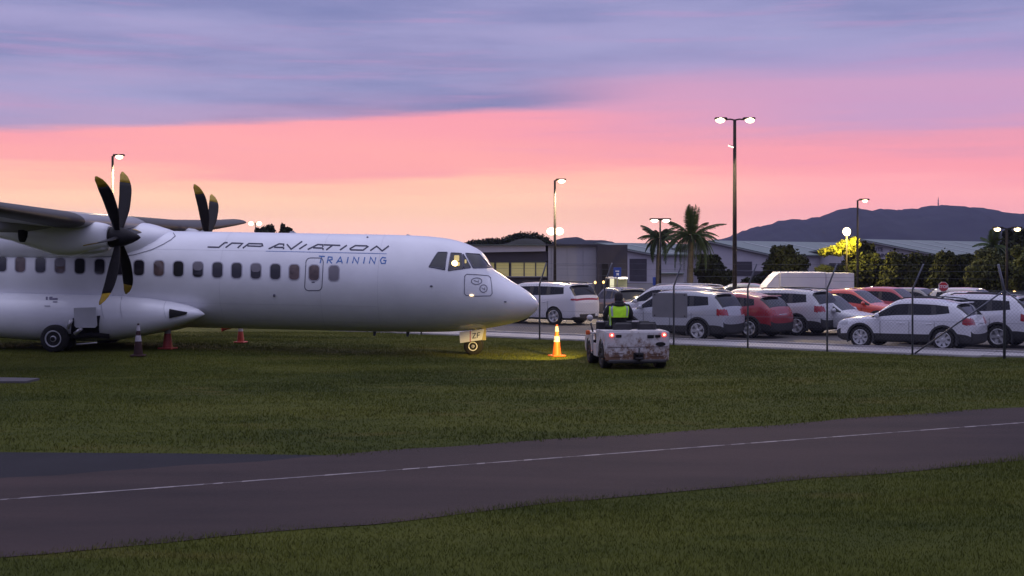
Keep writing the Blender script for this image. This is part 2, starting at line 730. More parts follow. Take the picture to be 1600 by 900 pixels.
def blades(name, n, y0, y1, h0, h1, w0, w1, side=3.0, near=True):
    y = np.sqrt(nrng.uniform(y0 * y0, y1 * y1, n))
    x = nrng.uniform(-1, 1, n) * (0.385 * y + side)
    ok = grass_mask(x, y) & ((y < 18.4 + .513 * x) if near else (y > 18.4 + .513 * x))
    x, y = x[ok], y[ok]
    n = len(x)
    gz = lift(x, y)
    pn = 0.5 + 0.25 * np.sin(x * 1.3 + 1.7 * np.sin(y * .9)) + 0.25 * np.sin(y * 2.1 + 1.3 * np.sin(x * .7))
    h = nrng.uniform(h0, h1, n) * (0.6 + 0.7 * pn)
    w = nrng.uniform(w0, w1, n)
    a = nrng.uniform(0, 2 * np.pi, n)
    lx, ly = nrng.normal(0, .45, n) * h, nrng.normal(0, .45, n) * h
    v = np.zeros((n, 3, 3), np.float32)
    v[:, 0] = np.stack([x - np.cos(a) * w, y - np.sin(a) * w, gz - .004], 1)
    v[:, 1] = np.stack([x + np.cos(a) * w, y + np.sin(a) * w, gz - .004], 1)
    v[:, 2] = np.stack([x + lx, y + ly, gz + h], 1)
    me = bpy.data.meshes.new(name)
    me.vertices.add(3 * n)
    me.vertices.foreach_set('co', v.ravel())
    me.loops.add(3 * n)
    me.loops.foreach_set('vertex_index', np.arange(3 * n, dtype=np.int32))
    me.polygons.add(n)
    me.polygons.foreach_set('loop_start', np.arange(0, 3 * n, 3, dtype=np.int32))
    me.materials.append(m_grass)
    me.update()
    me.validate()
    return struct(link(name, me), 'stuff')


blades('grass', 480000, 10.5, 25.0, .018, .05, .003, .006)
blades('grass', 640000, 13.0, 52.0, .02, .05, .006, .012, side=5, near=False)
# ------------------------------------------------------------------ hills
m_hill = M('wooded_hill', (0.018, 0.021, 0.018), 0.95, spec=0.05, var=0.5, vscale=0.012)


def hill(name, prof, d0, thick, seed, rough=1.0, dx=6, mat=None):
    r = random.Random(seed)
    pxs = list(range(prof[0][0], prof[-1][0] + 1, dx))
    nd = 14
    mb = MB()
    vs = []
    ph = [r.uniform(0, 6.28) for _ in range(8)]
    for j in range(nd + 1):
        q = j / nd
        for i, px in enumerate(pxs):
            d = d0 + (q - 0.5) * 2 * thick
            h = max(0.0, (HY - interp(prof, px)) / F * d0)
            bump = sum(math.sin(px * (0.045 * (k + 1)) + ph[k] + q * 9 * (k % 3 - 1)) / (k + 2) for k in range(8)) * 0.0012 * d0 * rough
            bump += r.uniform(0, 0.0013) * d0 * rough
            env = max(0.0, 1 - (2 * q - 1) ** 2)
            z = (h + HC) * env ** 0.8 + bump * env if h > 0 else -3 + HC * env
            vs.append(((px - 800) / F * d0 * (1 + (d / d0 - 1) * .5), d, z - 2))
    n = len(pxs)
    fs = [(j * n + i, j * n + i + 1, (j + 1) * n + i + 1, (j + 1) * n + i) for j in range(nd) for i in range(n - 1)]
    mb.add(vs, fs, 0, True)
    return struct(mb.build(name, mat or m_hill))


hill('hill', [(960, 400), (1050, 391), (1100, 381), (1150, 366), (1200, 352), (1240, 346), (1275, 340), (1300, 332), (1312, 329.5), (1330, 332), (1350, 333), (1400, 329), (1440, 326),
              (1475, 326), (1510, 330), (1550, 334), (1600, 341), (1700, 356), (1900, 372), (2300, 390), (2500, 400)], 3000, 900, 3, 1.3, 4)
hill('far_ridge', [(300, 400), (600, 390), (780, 384), (850, 380), (868, 373), (884, 368.5), (904, 368), (910, 374), (930, 373), (950, 375), (965, 379), (1000, 380),
                   (1060, 382), (1150, 386), (1300, 400)], 1500, 300, 8, 0.35)
# slim mast on the hill top
m_steel = M('galvanised_steel', (0.3, 0.31, 0.33), 0.5, metal=0.6, var=0.2, vscale=8)
m_darksteel = M('dark_steel', (0.03, 0.03, 0.034), 0.5, metal=0.2, var=0.2, vscale=6)
o = thing('radio_mast', 'slim radio mast standing on the crest of the dark hill', 'mast', P(1466, 330, 3000))
mb = MB()
mb.tube([(0, 0, -12), (0, 0, 14), (0, 0, 31)], [2.0, 1.3, 0.5], 6)
mb.build('mast_shaft', m_darksteel, o)
for z in (8, 16, 23):
    mb = MB()
    mb.lathe([(1.9, z), (1.9, z + 1.2)], n=8)
    mb.build('antenna_ring', m_darksteel, o)
# ------------------------------------------------------------------ aircraft
YAW, PIT = R(4), 0.0175
CY_, SY_ = math.cos(YAW), math.sin(YAW)
XN, DN = 0.765, 40.05
plane = thing('aircraft', 'white twin turboprop airliner parked on the grass with black propellers', 'aircraft', (XN, DN, 0), rot=(0, PIT, -YAW))


def U(px, v):
    k = (px - 800) / F
    return (XN - v * SY_ - k * DN + k * v * CY_) / (k * SY_ + CY_)


def W(py, u, v):
    D = DN + u * SY_ - v * CY_
    return HC - (py - HY) / F * D - u * PIT


TOP = [(0, 1.47), (.05, 1.585), (.11, 1.655), (.26, 1.80), (.5, 1.965), (.79, 2.135), (1.07, 2.31), (1.41, 2.54), (1.56, 2.80), (1.72, 3.0), (2.01, 3.165), (2.39, 3.30),
       (2.67, 3.36), (3.23, 3.42), (3.8, 3.445), (4.6, 3.455), (21, 3.455), (24, 3.40), (27.2, 3.15)]
BOT = [(0, 1.47), (.05, 1.33), (.10, 1.265), (.26, 1.12), (.5, 1.0), (1.17, .81), (1.92, .69), (2.86, .61), (4.5, .58), (16.5, .58), (19, .78), (22, 1.45), (25, 2.25), (27.2, 2.85)]
HWD = [(0, .02), (.05, .16), (.11, .25), (.26, .42), (.5, .62), (1.0, .92), (1.5, 1.12), (2, 1.26), (2.7, 1.37), (3.5, 1.43), (4.5, 1.4375), (17, 1.4375), (20, 1.3), (24, .75), (27.2, .14)]
ZMD = [(0, 1.47), (.5, 1.5), (1.5, 1.68), (3, 1.93), (4.5, 2.017), (17, 2.017), (22, 2.45), (27.2, 3.0)]


def sec(u):
    return interp(TOP, u), interp(BOT, u), interp(HWD, u), interp(ZMD, u)


def surf(u, th, off=0.0):
    t, b, h, z = sec(u)
    s = math.sin(th)
    return (-u, -(h + off) * math.cos(th), z + (t - z + off if s > 0 else z - b + off) * s)


def PT(px, py):
    v = 1.2
    for _ in range(12):
        u = U(px, v)
        t, b, h, z = sec(u)
        w = W(py, u, v)
        s = (w - z) / ((t - z) if w > z else (z - b))
        th = math.asin(max(-.999, min(.999, s)))
        v = h * math.cos(th)
    return u, th


m_skin = M('white_aircraft_paint', (0.73, 0.73, 0.76), 0.3, spec=0.5, var=0.07, vscale=0.9, coat=0.25)
m_grey = M('grey_aircraft_paint', (0.5, 0.5, 0.52), 0.4, var=0.1, vscale=1.5)
m_black = M('black_rubber_boot', (0.028, 0.022, 0.022), 0.55, var=0.25, vscale=4)
m_blade = M('propeller_composite', (0.013, 0.011, 0.013), 0.6, spec=.25, var=0.25, vscale=5)
m_yellow = M('yellow_tip_paint', (0.42, 0.27, 0.02), 0.5, var=0.25, vscale=14)
m_seam = M('panel_seam', (0.10, 0.10, 0.14), 0.6)
m_letter = M('dark_blue_lettering', (0.018, 0.018, 0.05), 0.5)
m_blue = M('blue_lettering', (0.06, 0.16, 0.42), 0.5)
m_tyre = M('tyre_rubber', (0.018, 0.017, 0.017), 0.8, spec=0.3, var=0.3, vscale=9)
m_rim = M('wheel_alloy', (0.42, 0.42, 0.44), 0.32, metal=0.25, var=0.15, vscale=9)
m_strut = M('bare_metal_strut', (0.42, 0.41, 0.42), 0.35, metal=0.6, var=0.2, vscale=7)
m_pane = glassy('cabin_pane', (0.02, 0.018, 0.024), 0.06)
m_dark = M('dark_opening', (0.01, 0.009, 0.01), 0.9)

# fuselage
us = [0.004, .02, .05, .08, .11, .18, .26, .36, .5, .65, .8, .95, 1.1, 1.25, 1.41, 1.48, 1.56, 1.64, 1.72, 1.85, 2.01, 2.2, 2.4, 2.67, 2.95, 3.3, 3.8, 4.5, 5.5, 7, 9, 11, 13, 15, 16.5, 17.5, 19, 20.5, 22, 23.5, 25, 26.2, 27.2]
mb = MB()
mb.loft([[surf(u, 2 * math.pi * i / 64) for i in range(64)] for u in us])
mb.build('fuselage', m_skin, plane)


def strip(mb, pts, wpx, off, closed=False, mi=0, sub=7):
    """flat print on the fuselage skin: a stroke given in photograph pixels, laid on the surface at wpx pixels wide"""
    out = []
    n = len(pts)
    for i in range(n if closed else n - 1):
        a, b = pts[i], pts[(i + 1) % n]
        m = max(1, int(math.dist(a, b) / sub))
        for q in range(m):
            out.append((a[0] + (b[0] - a[0]) * q / m, a[1] + (b[1] - a[1]) * q / m))
    if not closed:
        out.append(pts[-1])
    n = len(out)
    Lf, Rt = [], []
    for i, p in enumerate(out):
        a = out[(i - 1) % n] if closed or i > 0 else p
        b = out[(i + 1) % n] if closed or i < n - 1 else p
        def nrm(s, e):
            d = math.dist(s, e)
            return ((e[1] - s[1]) / d, -(e[0] - s[0]) / d) if d > 1e-6 else None
        n1, n2 = nrm(a, p), nrm(p, b)
        n1, n2 = n1 or n2, n2 or n1
        mx, my = n1[0] + n2[0], n1[1] + n2[1]
        l = math.hypot(mx, my) or 1
        mx, my = mx / l, my / l
        k = min(1.8, 1 / max(.3, mx * n1[0] + my * n1[1]))
        Lf.append(surf(*PT(p[0] + mx * wpx / 2 * k, p[1] + my * wpx / 2 * k), off))
        Rt.append(surf(*PT(p[0] - mx * wpx / 2 * k, p[1] - my * wpx / 2 * k), off))
    vs = Lf + Rt
    fs = [(i, (i + 1) % n, n + (i + 1) % n, n + i) for i in range(n if closed else n - 1)]
    mb.add(vs, fs, mi)


def rrect(cx, cy, w, h, r, skew=0.0, seg=4):
    pts = []
    for qx, qy, a0 in ((1, -1, -90), (1, 1, 0), (-1, 1, 90), (-1, -1, 180)):
        for k in range(seg + 1):
            a = R(a0 + 90 * k / seg)
            pts.append((cx + qx * (w / 2 - r) + r * math.cos(a), cy + qy * (h / 2 - r) + r * math.sin(a)))
    return [(x - skew * (y - cy), y) for x, y in pts]


def patch(mb, outline, off, rings=4, mi=0):
    """filled outline (pixels) on the skin"""
    cx = sum(p[0] for p in outline) / len(outline)
    cy = sum(p[1] for p in outline) / len(outline)
    n = len(outline)
    vs = [surf(*PT(cx, cy), off)]
    for r in range(1, rings + 1):
        q = r / rings
        vs += [surf(*PT(cx + (x - cx) * q, cy + (y - cy) * q), off) for x, y in outline]
    fs = [(0, 1 + i, 1 + (i + 1) % n) for i in range(n)]
    for r in range(rings - 1):
        o = 1 + r * n
        fs += [(o + i, o + n + i, o + n + (i + 1) % n, o + (i + 1) % n) for i in range(n)]
    mb.add(vs, fs, mi, True)


# cabin windows
m_shade = M('drawn_window_blind', (0.17, 0.155, 0.18), 0.6, var=0.15, vscale=3)
m_warmpane = M('cabin_pane_warm', (0.10, 0.065, 0.06), 0.08, var=0.5, vscale=4)
m_frame = M('window_surround', (0.40, 0.39, 0.44), 0.45)
wx = [-29, 0, 29.5, 61, 91.5, 122.5, 153.5, 184.5, 215, 246, 276.5, 307, 337.5, 367.5, 397.5, 428, 457.5, 488.5, 519.5]
for i, x in enumerate(wx):
    y = 413.2 + (x - 29) * 0.0282
    fr = MB()
    strip(fr, rrect(x, y, 17, 25, 6), 1.6, 0.006, True)
    f_ = fr.build('window', m_frame, plane)
    pn = MB()
    patch(pn, rrect(x, y, 15.4, 23.4, 5.4), 0.0075)
    pn.build('pane', {2: m_warmpane, 4: m_warmpane, 9: m_warmpane, 10: m_warmpane, 16: m_warmpane, 17: m_warmpane, 18: m_shade, 5: m_dark, 10: m_dark}.get(i, m_pane), f_)
    if i in (4, 11, 14):
        bl = MB()
        patch(bl, rrect(x, y - 5, 14.6, 13, 5), 0.010)
        bl.build('blind', m_shade, f_)
    # same windows on the far side
    bmx = MB()
    u, th = PT(x, y)
    n = 14
    vs = [surf(u, math.pi - th, .006)] + [surf(u + .145 * math.cos(a), math.pi - th + .155 * math.sin(a), .0065) for a in [2 * math.pi * k / n for k in range(n)]]
    bmx.add(vs, [(0, 1 + k, 1 + (k + 1) % n) for k in range(n)], 0)
    bmx.build('window', m_pane, plane)


def Z1(x, y):           # coordinates read from the enlarged title area
    return (300 + x / 4.09, 340 + y / 4.09)


def lettering(name, letters, w, mat, off=0.004, parent=plane):
    """each letter is a piece of its own, laid on the skin"""
    for strokes in letters:
        mb = MB()
        for i, s in enumerate(strokes):
            strip(mb, [Z1(*p) for p in s], w, off + 0.0003 * i, sub=5)
        mb.build(name, mat, parent)


lettering('title_letter', [
    [[(88, 188), (160, 190), (196, 161), (216, 160)]], [[(203, 192), (243, 163), (312, 165), (280, 194)]],
    [[(313, 195), (352, 166), (436, 168), (440, 180), (424, 184), (342, 181)]],
    [[(478, 200), (545, 168), (574, 170), (574, 202)], [(513, 190), (572, 191)]],
    [[(594, 170), (622, 202), (692, 152)]], [[(674, 201), (722, 170)]],
    [[(728, 204), (792, 172), (824, 174), (826, 207)], [(762, 193), (824, 195)]],
    [[(830, 174), (936, 178)], [(886, 177), (846, 207)]], [[(934, 207), (978, 177)]],
    [[(996, 200), (1032, 179), (1104, 181), (1112, 186), (1082, 208), (1004, 206), (997, 199)]],
    [[(1128, 211), (1168, 183), (1204, 213), (1246, 181)]]], 2.25, m_letter)
lettering('title_underline', [[[(460, 214), (1232, 231)]]], 0.75, m_blue, .0035)
lettering('subtitle_letter', [
    [[(800, 246), (838, 248)], [(818, 248), (809, 291)]],
    [[(853, 292), (861, 251), (884, 253), (885, 268), (860, 272)], [(866, 272), (884, 293)]],
    [[(912, 292), (938, 251), (950, 293)], [(922, 279), (947, 280)]], [[(980, 292), (988, 252)]],
    [[(1016, 292), (1024, 252), (1048, 293), (1056, 253)]], [[(1086, 293), (1094, 253)]],
    [[(1123, 293), (1131, 253), (1156, 294), (1164, 254)]],
    [[(1229, 258), (1206, 254), (1193, 272), (1201, 293), (1224, 292), (1229, 274), (1212, 273)]]], 1.8, m_blue)
# service door outline around the last-but-one window
mb = MB()
strip(mb, rrect(488.4, 428.5, 27, 51, 6.5, 0.035), 1.3, .0045, True)
dr = mb.build('emergency_door', m_seam, plane)
mb = MB()
patch(mb, rrect(487.5, 441, 5, 1.6, .7), .006)
mb.build('door_handle', m_seam, dr)
# small fittings on the skin
for (x, y, a, b) in ((427, 461.5, 4, 5), (672, 447, 4.5, 3), (788, 471.5, 5, 2), (571, 371, 3.5, 2.5)):
    mb = MB()
    u, th = PT(x, y)
    p = surf(u, th, 0.01)
    mb.ell(p, (a / 110, .02, b / 110), 10, 6)
    mb.build('static_port', m_seam, plane)
# nose equipment hatch with two service covers
def Z6(x, y):
    return (680 + x / 7.5, 360 + y / 7.5)
mb = MB()
hp = [Z6(*p) for p in ((352, 514), (480, 520), (608, 533), (634, 556), (648, 650), (656, 738), (634, 766), (480, 770), (352, 762), (330, 742), (328, 640), (330, 536))]
strip(mb, hp, 1.0, .010, True, sub=3)
ha = mb.build('nose_hatch', m_seam, plane)
for (cx, cy, a, b) in ((470, 595, 62, 38), (553, 682, 43, 44)):
    mb = MB()
    c = Z6(cx, cy)
    strip(mb, [(c[0] + a / 7.5 * math.cos(t), c[1] + b / 7.5 * math.sin(t)) for t in [2 * math.pi * k / 20 for k in range(20)]], 1.0, .011, True)
    strip(mb, [(c[0] - a / 15, c[1] - 1), (c[0] + a / 18, c[1] + 1.5)], .8, .0115)
    strip(mb, [(c[0] + a / 22, c[1] - 2), (c[0] + a / 22, c[1] + 2.5)], .7, .012)
    mb.build('service_cover', m_seam, ha)
# skin seams running round the body
for u in (4.55, 6.2, 9.15, 12.3):
    mb = MB()
    for k in range(40):
        a0, a1 = R(-80 + 160 * k / 40), R(-80 + 160 * (k + 1) / 40)
        mb.add([surf(u, a0, .002), surf(u + .006, a0, .002), surf(u + .006, a1, .002), surf(u, a1, .002)], [(0, 1, 2, 3)])
    mb.build('skin_seam', M('faint_seam', (0.5, 0.5, 0.54), .5), plane)

for th in (38, -27, -52):
    mb = MB()
    for k in range(60):
        u0, u1 = 4.6 + 12 * k / 60, 4.6 + 12 * (k + 1) / 60
        mb.add([surf(u0, R(th), .0018), surf(u1, R(th), .0018), surf(u1, R(th) + .005, .0018), surf(u0, R(th) + .005, .0018)], [(0, 1, 2, 3)])
    mb.build('lap_joint', M('faint_joint', (0.56, 0.56, 0.60), .45), plane)
# cockpit glazing
m_cock = M('cockpit_glass', (0.012, 0.014, 0.02), 0.05, spec=0.6)
m_cockw = M('cockpit_glass_side', (0.02, 0.018, 0.02), 0.05, spec=0.6)
m_cfr = M('cockpit_frame', (0.74, 0.74, 0.77), .35)


def quadpatch(mb, c, off, n=8, m=8, mi=0):
    """bilinear patch from four (u, theta) corners TL TR BR BL"""
    vs = []
    for j in range(m + 1):
        for i in range(n + 1):
            p, q = i / n, j / m
            u = (c[0][0] * (1 - p) + c[1][0] * p) * (1 - q) + (c[3][0] * (1 - p) + c[2][0] * p) * q
            t = (c[0][1] * (1 - p) + c[1][1] * p) * (1 - q) + (c[3][1] * (1 - p) + c[2][1] * p) * q
            vs.append(surf(u, t, off))
    w = n + 1
    mb.add(vs, [(j * w + i, j * w + i + 1, (j + 1) * w + i + 1, (j + 1) * w + i) for j in range(m) for i in range(n)], mi, True)


def mirror(c):
    return [(u, math.pi - t) for u, t in c]


W1 = [PT(681.5, 394.5), PT(696, 394.5), PT(692.5, 421.5), PT(668, 417)]
W2 = [PT(702, 395.5), PT(718.5, 396.5), PT(721, 420), PT(698.2, 423)]
W3 = [PT(720.6, 397.5), PT(721.4, 397.8), PT(733, 418), PT(722.6, 419.5)]


def pixpatch(c, n=8, m=8):
    rows = []
    for j in range(m + 1):
        q = j / m
        row = []
        for i in range(n + 1):
            p = i / n
            x = (c[0][0] * (1 - p) + c[1][0] * p) * (1 - q) + (c[3][0] * (1 - p) + c[2][0] * p) * q
            y = (c[0][1] * (1 - p) + c[1][1] * p) * (1 - q) + (c[3][1] * (1 - p) + c[2][1] * p) * q
            row.append(PT(x, y))
        rows.append(row)
    return rows


W4 = pixpatch([(724.8, 396), (746.5, 397.5), (766.2, 418.6), (737, 418.6)])
for nm, c, mt in (('cockpit_side_window', W1, m_cock), ('cockpit_side_window', W2, m_cockw), ('cockpit_quarter_window', W3, m_cockw), ('windscreen', W4, m_cock)):
    for sd in (0, 1):
        mb = MB()
        if nm == 'windscreen':
            g_ = [[(u, math.pi - t) if sd else (u, t) for u, t in row] for row in c]
            mb.add([surf(u, t, .012) for row in g_ for u, t in row], [(j * 9 + i, j * 9 + i + 1, j * 9 + i + 10, j * 9 + i + 9) for j in range(8) for i in range(8)], 0, True)
            ob = mb.build(nm, mt, plane)
            mb = MB()
            for pa in (g_[0], g_[8], [r[0] for r in g_], [r[8] for r in g_]):
                mb.tube([surf(u, t, .010) for u, t in pa], .016, 5)
            mb.build('window_frame', m_seam, ob)
            continue
        cc = mirror(c) if sd else c
        quadpatch(mb, cc, 0.012)
        ob = mb.build(nm, mt, plane)
        mb = MB()
        for a in range(4):
            b = (a + 1) % 4
            pa = [(cc[a][0] + (cc[b][0] - cc[a][0]) * q / 8, cc[a][1] + (cc[b][1] - cc[a][1]) * q / 8) for q in range(9)]
            mb.tube([surf(u, t, .010) for u, t in pa], .016, 5)
        mb.build('window_frame', m_seam, ob)
# lamp reflections on the cockpit side glass, put in as glowing pieces
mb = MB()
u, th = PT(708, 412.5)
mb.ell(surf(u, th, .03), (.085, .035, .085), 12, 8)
cl = mb.build('cockpit_glint', M('cockpit_glint_glow', (1, .8, .4), .4, emit=(1, .72, .25), estr=9), plane)
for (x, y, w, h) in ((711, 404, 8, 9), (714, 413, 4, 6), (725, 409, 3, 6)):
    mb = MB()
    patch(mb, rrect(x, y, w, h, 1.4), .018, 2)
    mb.build('cockpit_reflection', M('cockpit_reflection_glow', (.3, .25, .12), .5, emit=(.62, .47, .14), estr=.75), plane)
mb = MB()
mb.ell(surf(*PT(735, 461.5), .01), (.07, .02, .03), 10, 6)
mb.build('nose_glint', M('nose_glint_glow', (1, .8, .5), .4, emit=(1, .72, .42), estr=2.0), plane)  # reflection of a lamp on the nose skin, made as a glowing bead

# wing-body fairing on the roof
def ellring(u, v0, w0, a, b, n=36, p=1.0):
    out = []
    for i in range(n):
        t = 2 * math.pi * i / n
        c, s = math.cos(t), math.sin(t)
        c = math.copysign(abs(c) ** p, c)
        s = math.copysign(abs(s) ** p, s)
        out.append((-u, -(v0 + a * c), w0 + b * s))
    return out


uf = U(268, .3)
FT = [(0, .02, 3.20, .03), (.12, .5, 3.20, .26), (.35, .9, 3.17, .36), (.7, 1.2, 3.13, .50), (1.1, 1.38, 3.10, .62), (1.6, 1.46, 3.07, .70), (2.3, 1.50, 3.05, .75), (3.2, 1.51, 3.04, .76), (5.0, 1.51, 3.02, .74), (6.5, 1.47, 3.0, .62), (8, 1.3, 3.0, .48), (9, .8, 3.05, .4)]
mb = MB()
mb.loft([ellring(uf + du, 0, w0, a, b, 40, .85) for du, a, w0, b in FT])
fa = mb.build('wing_fairing', m_skin, plane)
# seam where the fairing meets the body, near side
mb = MB()
ln = [(267.5, 364), (271, 369), (264, 375), (252, 382), (234, 390.5), (206, 398.5), (180, 401.2), (150, 401.8), (110, 401.5), (75, 401), (45, 400), (19, 398.4), (0, 395), (-30, 389)]
strip(mb, ln, .9, .012)
mb.build('fairing_seam', m_seam, plane)

# wing
ULE = U(133, 4.7)
def airfoil(u0, v, w0, chord, tc_, n=14):
    up, lo = [], []
    for i in range(n + 1):
        x = (1 - math.cos(math.pi * i / n)) / 2
        t = 5 * tc_ * (0.2969 * math.sqrt(x) - .126 * x - .3516 * x * x + .2843 * x ** 3 - .1015 * x ** 4)
        cmb = 0.03 * 4 * x * (1 - x)
        up.append((-(u0 + x * chord), -v, w0 + (cmb + t) * chord))
        lo.append((-(u0 + x * chord), -v, w0 + (cmb - t) * chord))
    return up + lo[-2:0:-1], up, lo


WST = [(-13.5, .62, 1.42, .13, .42), (-11.5, .42, 1.68, .14, .31), (-8.5, .20, 2.1, .16, .16), (-4.9, 0, 2.57, .18, 0), (0, 0, 2.57, .18, 0), (4.9, 0, 2.57, .18, 0), (8.5, .20, 2.1, .16, .16), (11.5, .42, 1.68, .14, .31), (13.5, .62, 1.42, .13, .42)]
WZ = 3.60
mb = MB()
mb.loft([airfoil(ULE + du, v, WZ + dz, c, t)[0] for v, du, c, t, dz in WST])
wing = mb.build('wing', M('wing_grey_paint', (0.24, 0.23, 0.25), 0.45, var=0.15, vscale=1.2), plane)
for sgn in (1, -1):
    mb = MB()
    rings = []
    for v, du, c, t, dz in WST:
        if sgn * v < (4.8 if sgn > 0 else 0.0):
            continue
        _, up, lo = airfoil(ULE + du, v, WZ + dz, c, t)
        cen = Vector((-(ULE + du + .3 * c), -v, WZ + dz))
        pts = [up[k] for k in range(6, -1, -1)] + [lo[k] for k in range(1, 6)]
        rings.append([tuple(cen + (Vector(p) - cen) * 1.02 + Vector((0.006, 0, 0))) for p in pts])
    rings.sort(key=lambda r: r[0][1])
    mb.loft(rings, caps=False, closed=False)
    mb.build('deicing_boot', m_black, wing)
    # flap track fairings under the wing
    for v in (3.0, 6.6, 9.4):
        mb = MB()
        mb.loft([ellring(ULE + 1.6 + du, sgn * v, WZ - .16 - .02 * du + (.1 if v > 5 else 0) * (v - 5) / 3.6, a, b, 12) for du, a, b in ((0, .01, .01), (.3, .07, .09), (.8, .09, .12), (1.3, .05, .07), (1.55, .01, .01))])
        mb.build('flap_track_fairing', m_grey, wing)

# engine nacelles and propellers
VP = 4.05
UP = U(187, VP)
WP = W(370.5, UP, VP)


def blade_mesh():
    mb = MB()
    R0, R1 = .20, 1.965
    n = 16
    rings, tips = [], []
    for i in range(n + 1):
        q = i / n
        r = R0 + (R1 - R0) * q
        ch = interp([(0, .15), (.15, .22), (.4, .32), (.7, .33), (.88, .25), (.96, .17), (1, .05)], q)
        sw = interp([(0, 0), (.3, -.01), (.6, .02), (.85, .10), (1, .21)], q)     # aft sweep of the chord centre
        th = interp([(0, .10), (.2, .06), (.6, .032), (1, .008)], q)
        tw = R(interp([(0, 2), (.4, 6), (1, 22)], q))
        ring = []
        for k in range(10):
            a = 2 * math.pi * k / 10
            c, t = ch / 2 * math.cos(a), th / 2 * math.sin(a)
            ring.append((-sw + c * math.cos(tw) - t * math.sin(tw), c * math.sin(tw) + t * math.cos(tw), r))
        rings.append(ring)
    mb.loft(rings[:14], 0)
    mb.loft(rings[13:], 1)
    return mb.mesh('blade', [m_blade, m_yellow])


bl_me = blade_mesh()
for sgn, ph in ((1, 37), (-1, 23)):
    v = VP * sgn
    sec_n = [(.32, .30, .30, 0), (.5, .40, .36, .01), (.9, .46, .44, -.01), (1.3, .50, .50, -.05), (1.7, .50, .50, -.05), (2.1, .46, .42, -.02), (2.6, .40, .33, .04), (3.0, .34, .26, .10), (3.6, .25, .2, .16), (4.4, .08, .08, .2)]
    mb = MB()
    mb.loft([ellring(UP + du, v, WP + dw, a, b, 28, .8) for du, a, b, dw in sec_n])
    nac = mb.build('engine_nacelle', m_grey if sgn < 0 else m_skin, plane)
    mb = MB()
    mb.loft([ellring(UP + du, v, WP - .30 + dw, a, b, 20, .8) for du, a, b, dw in ((.34, .12, .05, .02), (.42, .24, .11, 0), (.8, .26, .16, -.02), (1.25, .24, .18, -.04), (1.8, .2, .14, .0), (2.4, .08, .05, .12))])
    mb.build('air_intake', m_grey, nac)
    mb = MB()
    mb.loft([ellring(UP + 2.42 + du, v + sgn * .30, WP + .04, a, b, 16) for du, a, b in ((0, .12, .20), (.12, .17, .235), (.26, .16, .225))])
    mb.build('exhaust_pipe', m_dark, nac)
    # pylon filling between nacelle and wing
    mb = MB()
    mb.loft([ellring(UP + du, v, WP + dw, a, b, 20, .7) for du, a, b, dw in ((.9, .2, .05, .40), (1.3, .36, .16, .36), (1.8, .46, .26, .30), (2.6, .46, .28, .26), (3.3, .4, .22, .26), (4.2, .1, .06, .26))])
    mb.build('nacelle_pylon', MATS['wing_grey_paint'], nac)
    mb = MB()
    mb.lathe([(.01, .52), (.07, .45), (.16, .28), (.23, .10), (.27, -.04), (.285, -.20), (.28, -.30)], (-UP, -v, WP), 'X', 24)
    pr = mb.build('propeller', m_blade, plane)
    for k in range(6):
        o = link('blade', bl_me, pr)
        a = R(ph + 60 * k)
        o.rotation_euler = (a, 0, 0)      # turn from up towards the camera
        o.location = (-UP - .08, -v, WP)

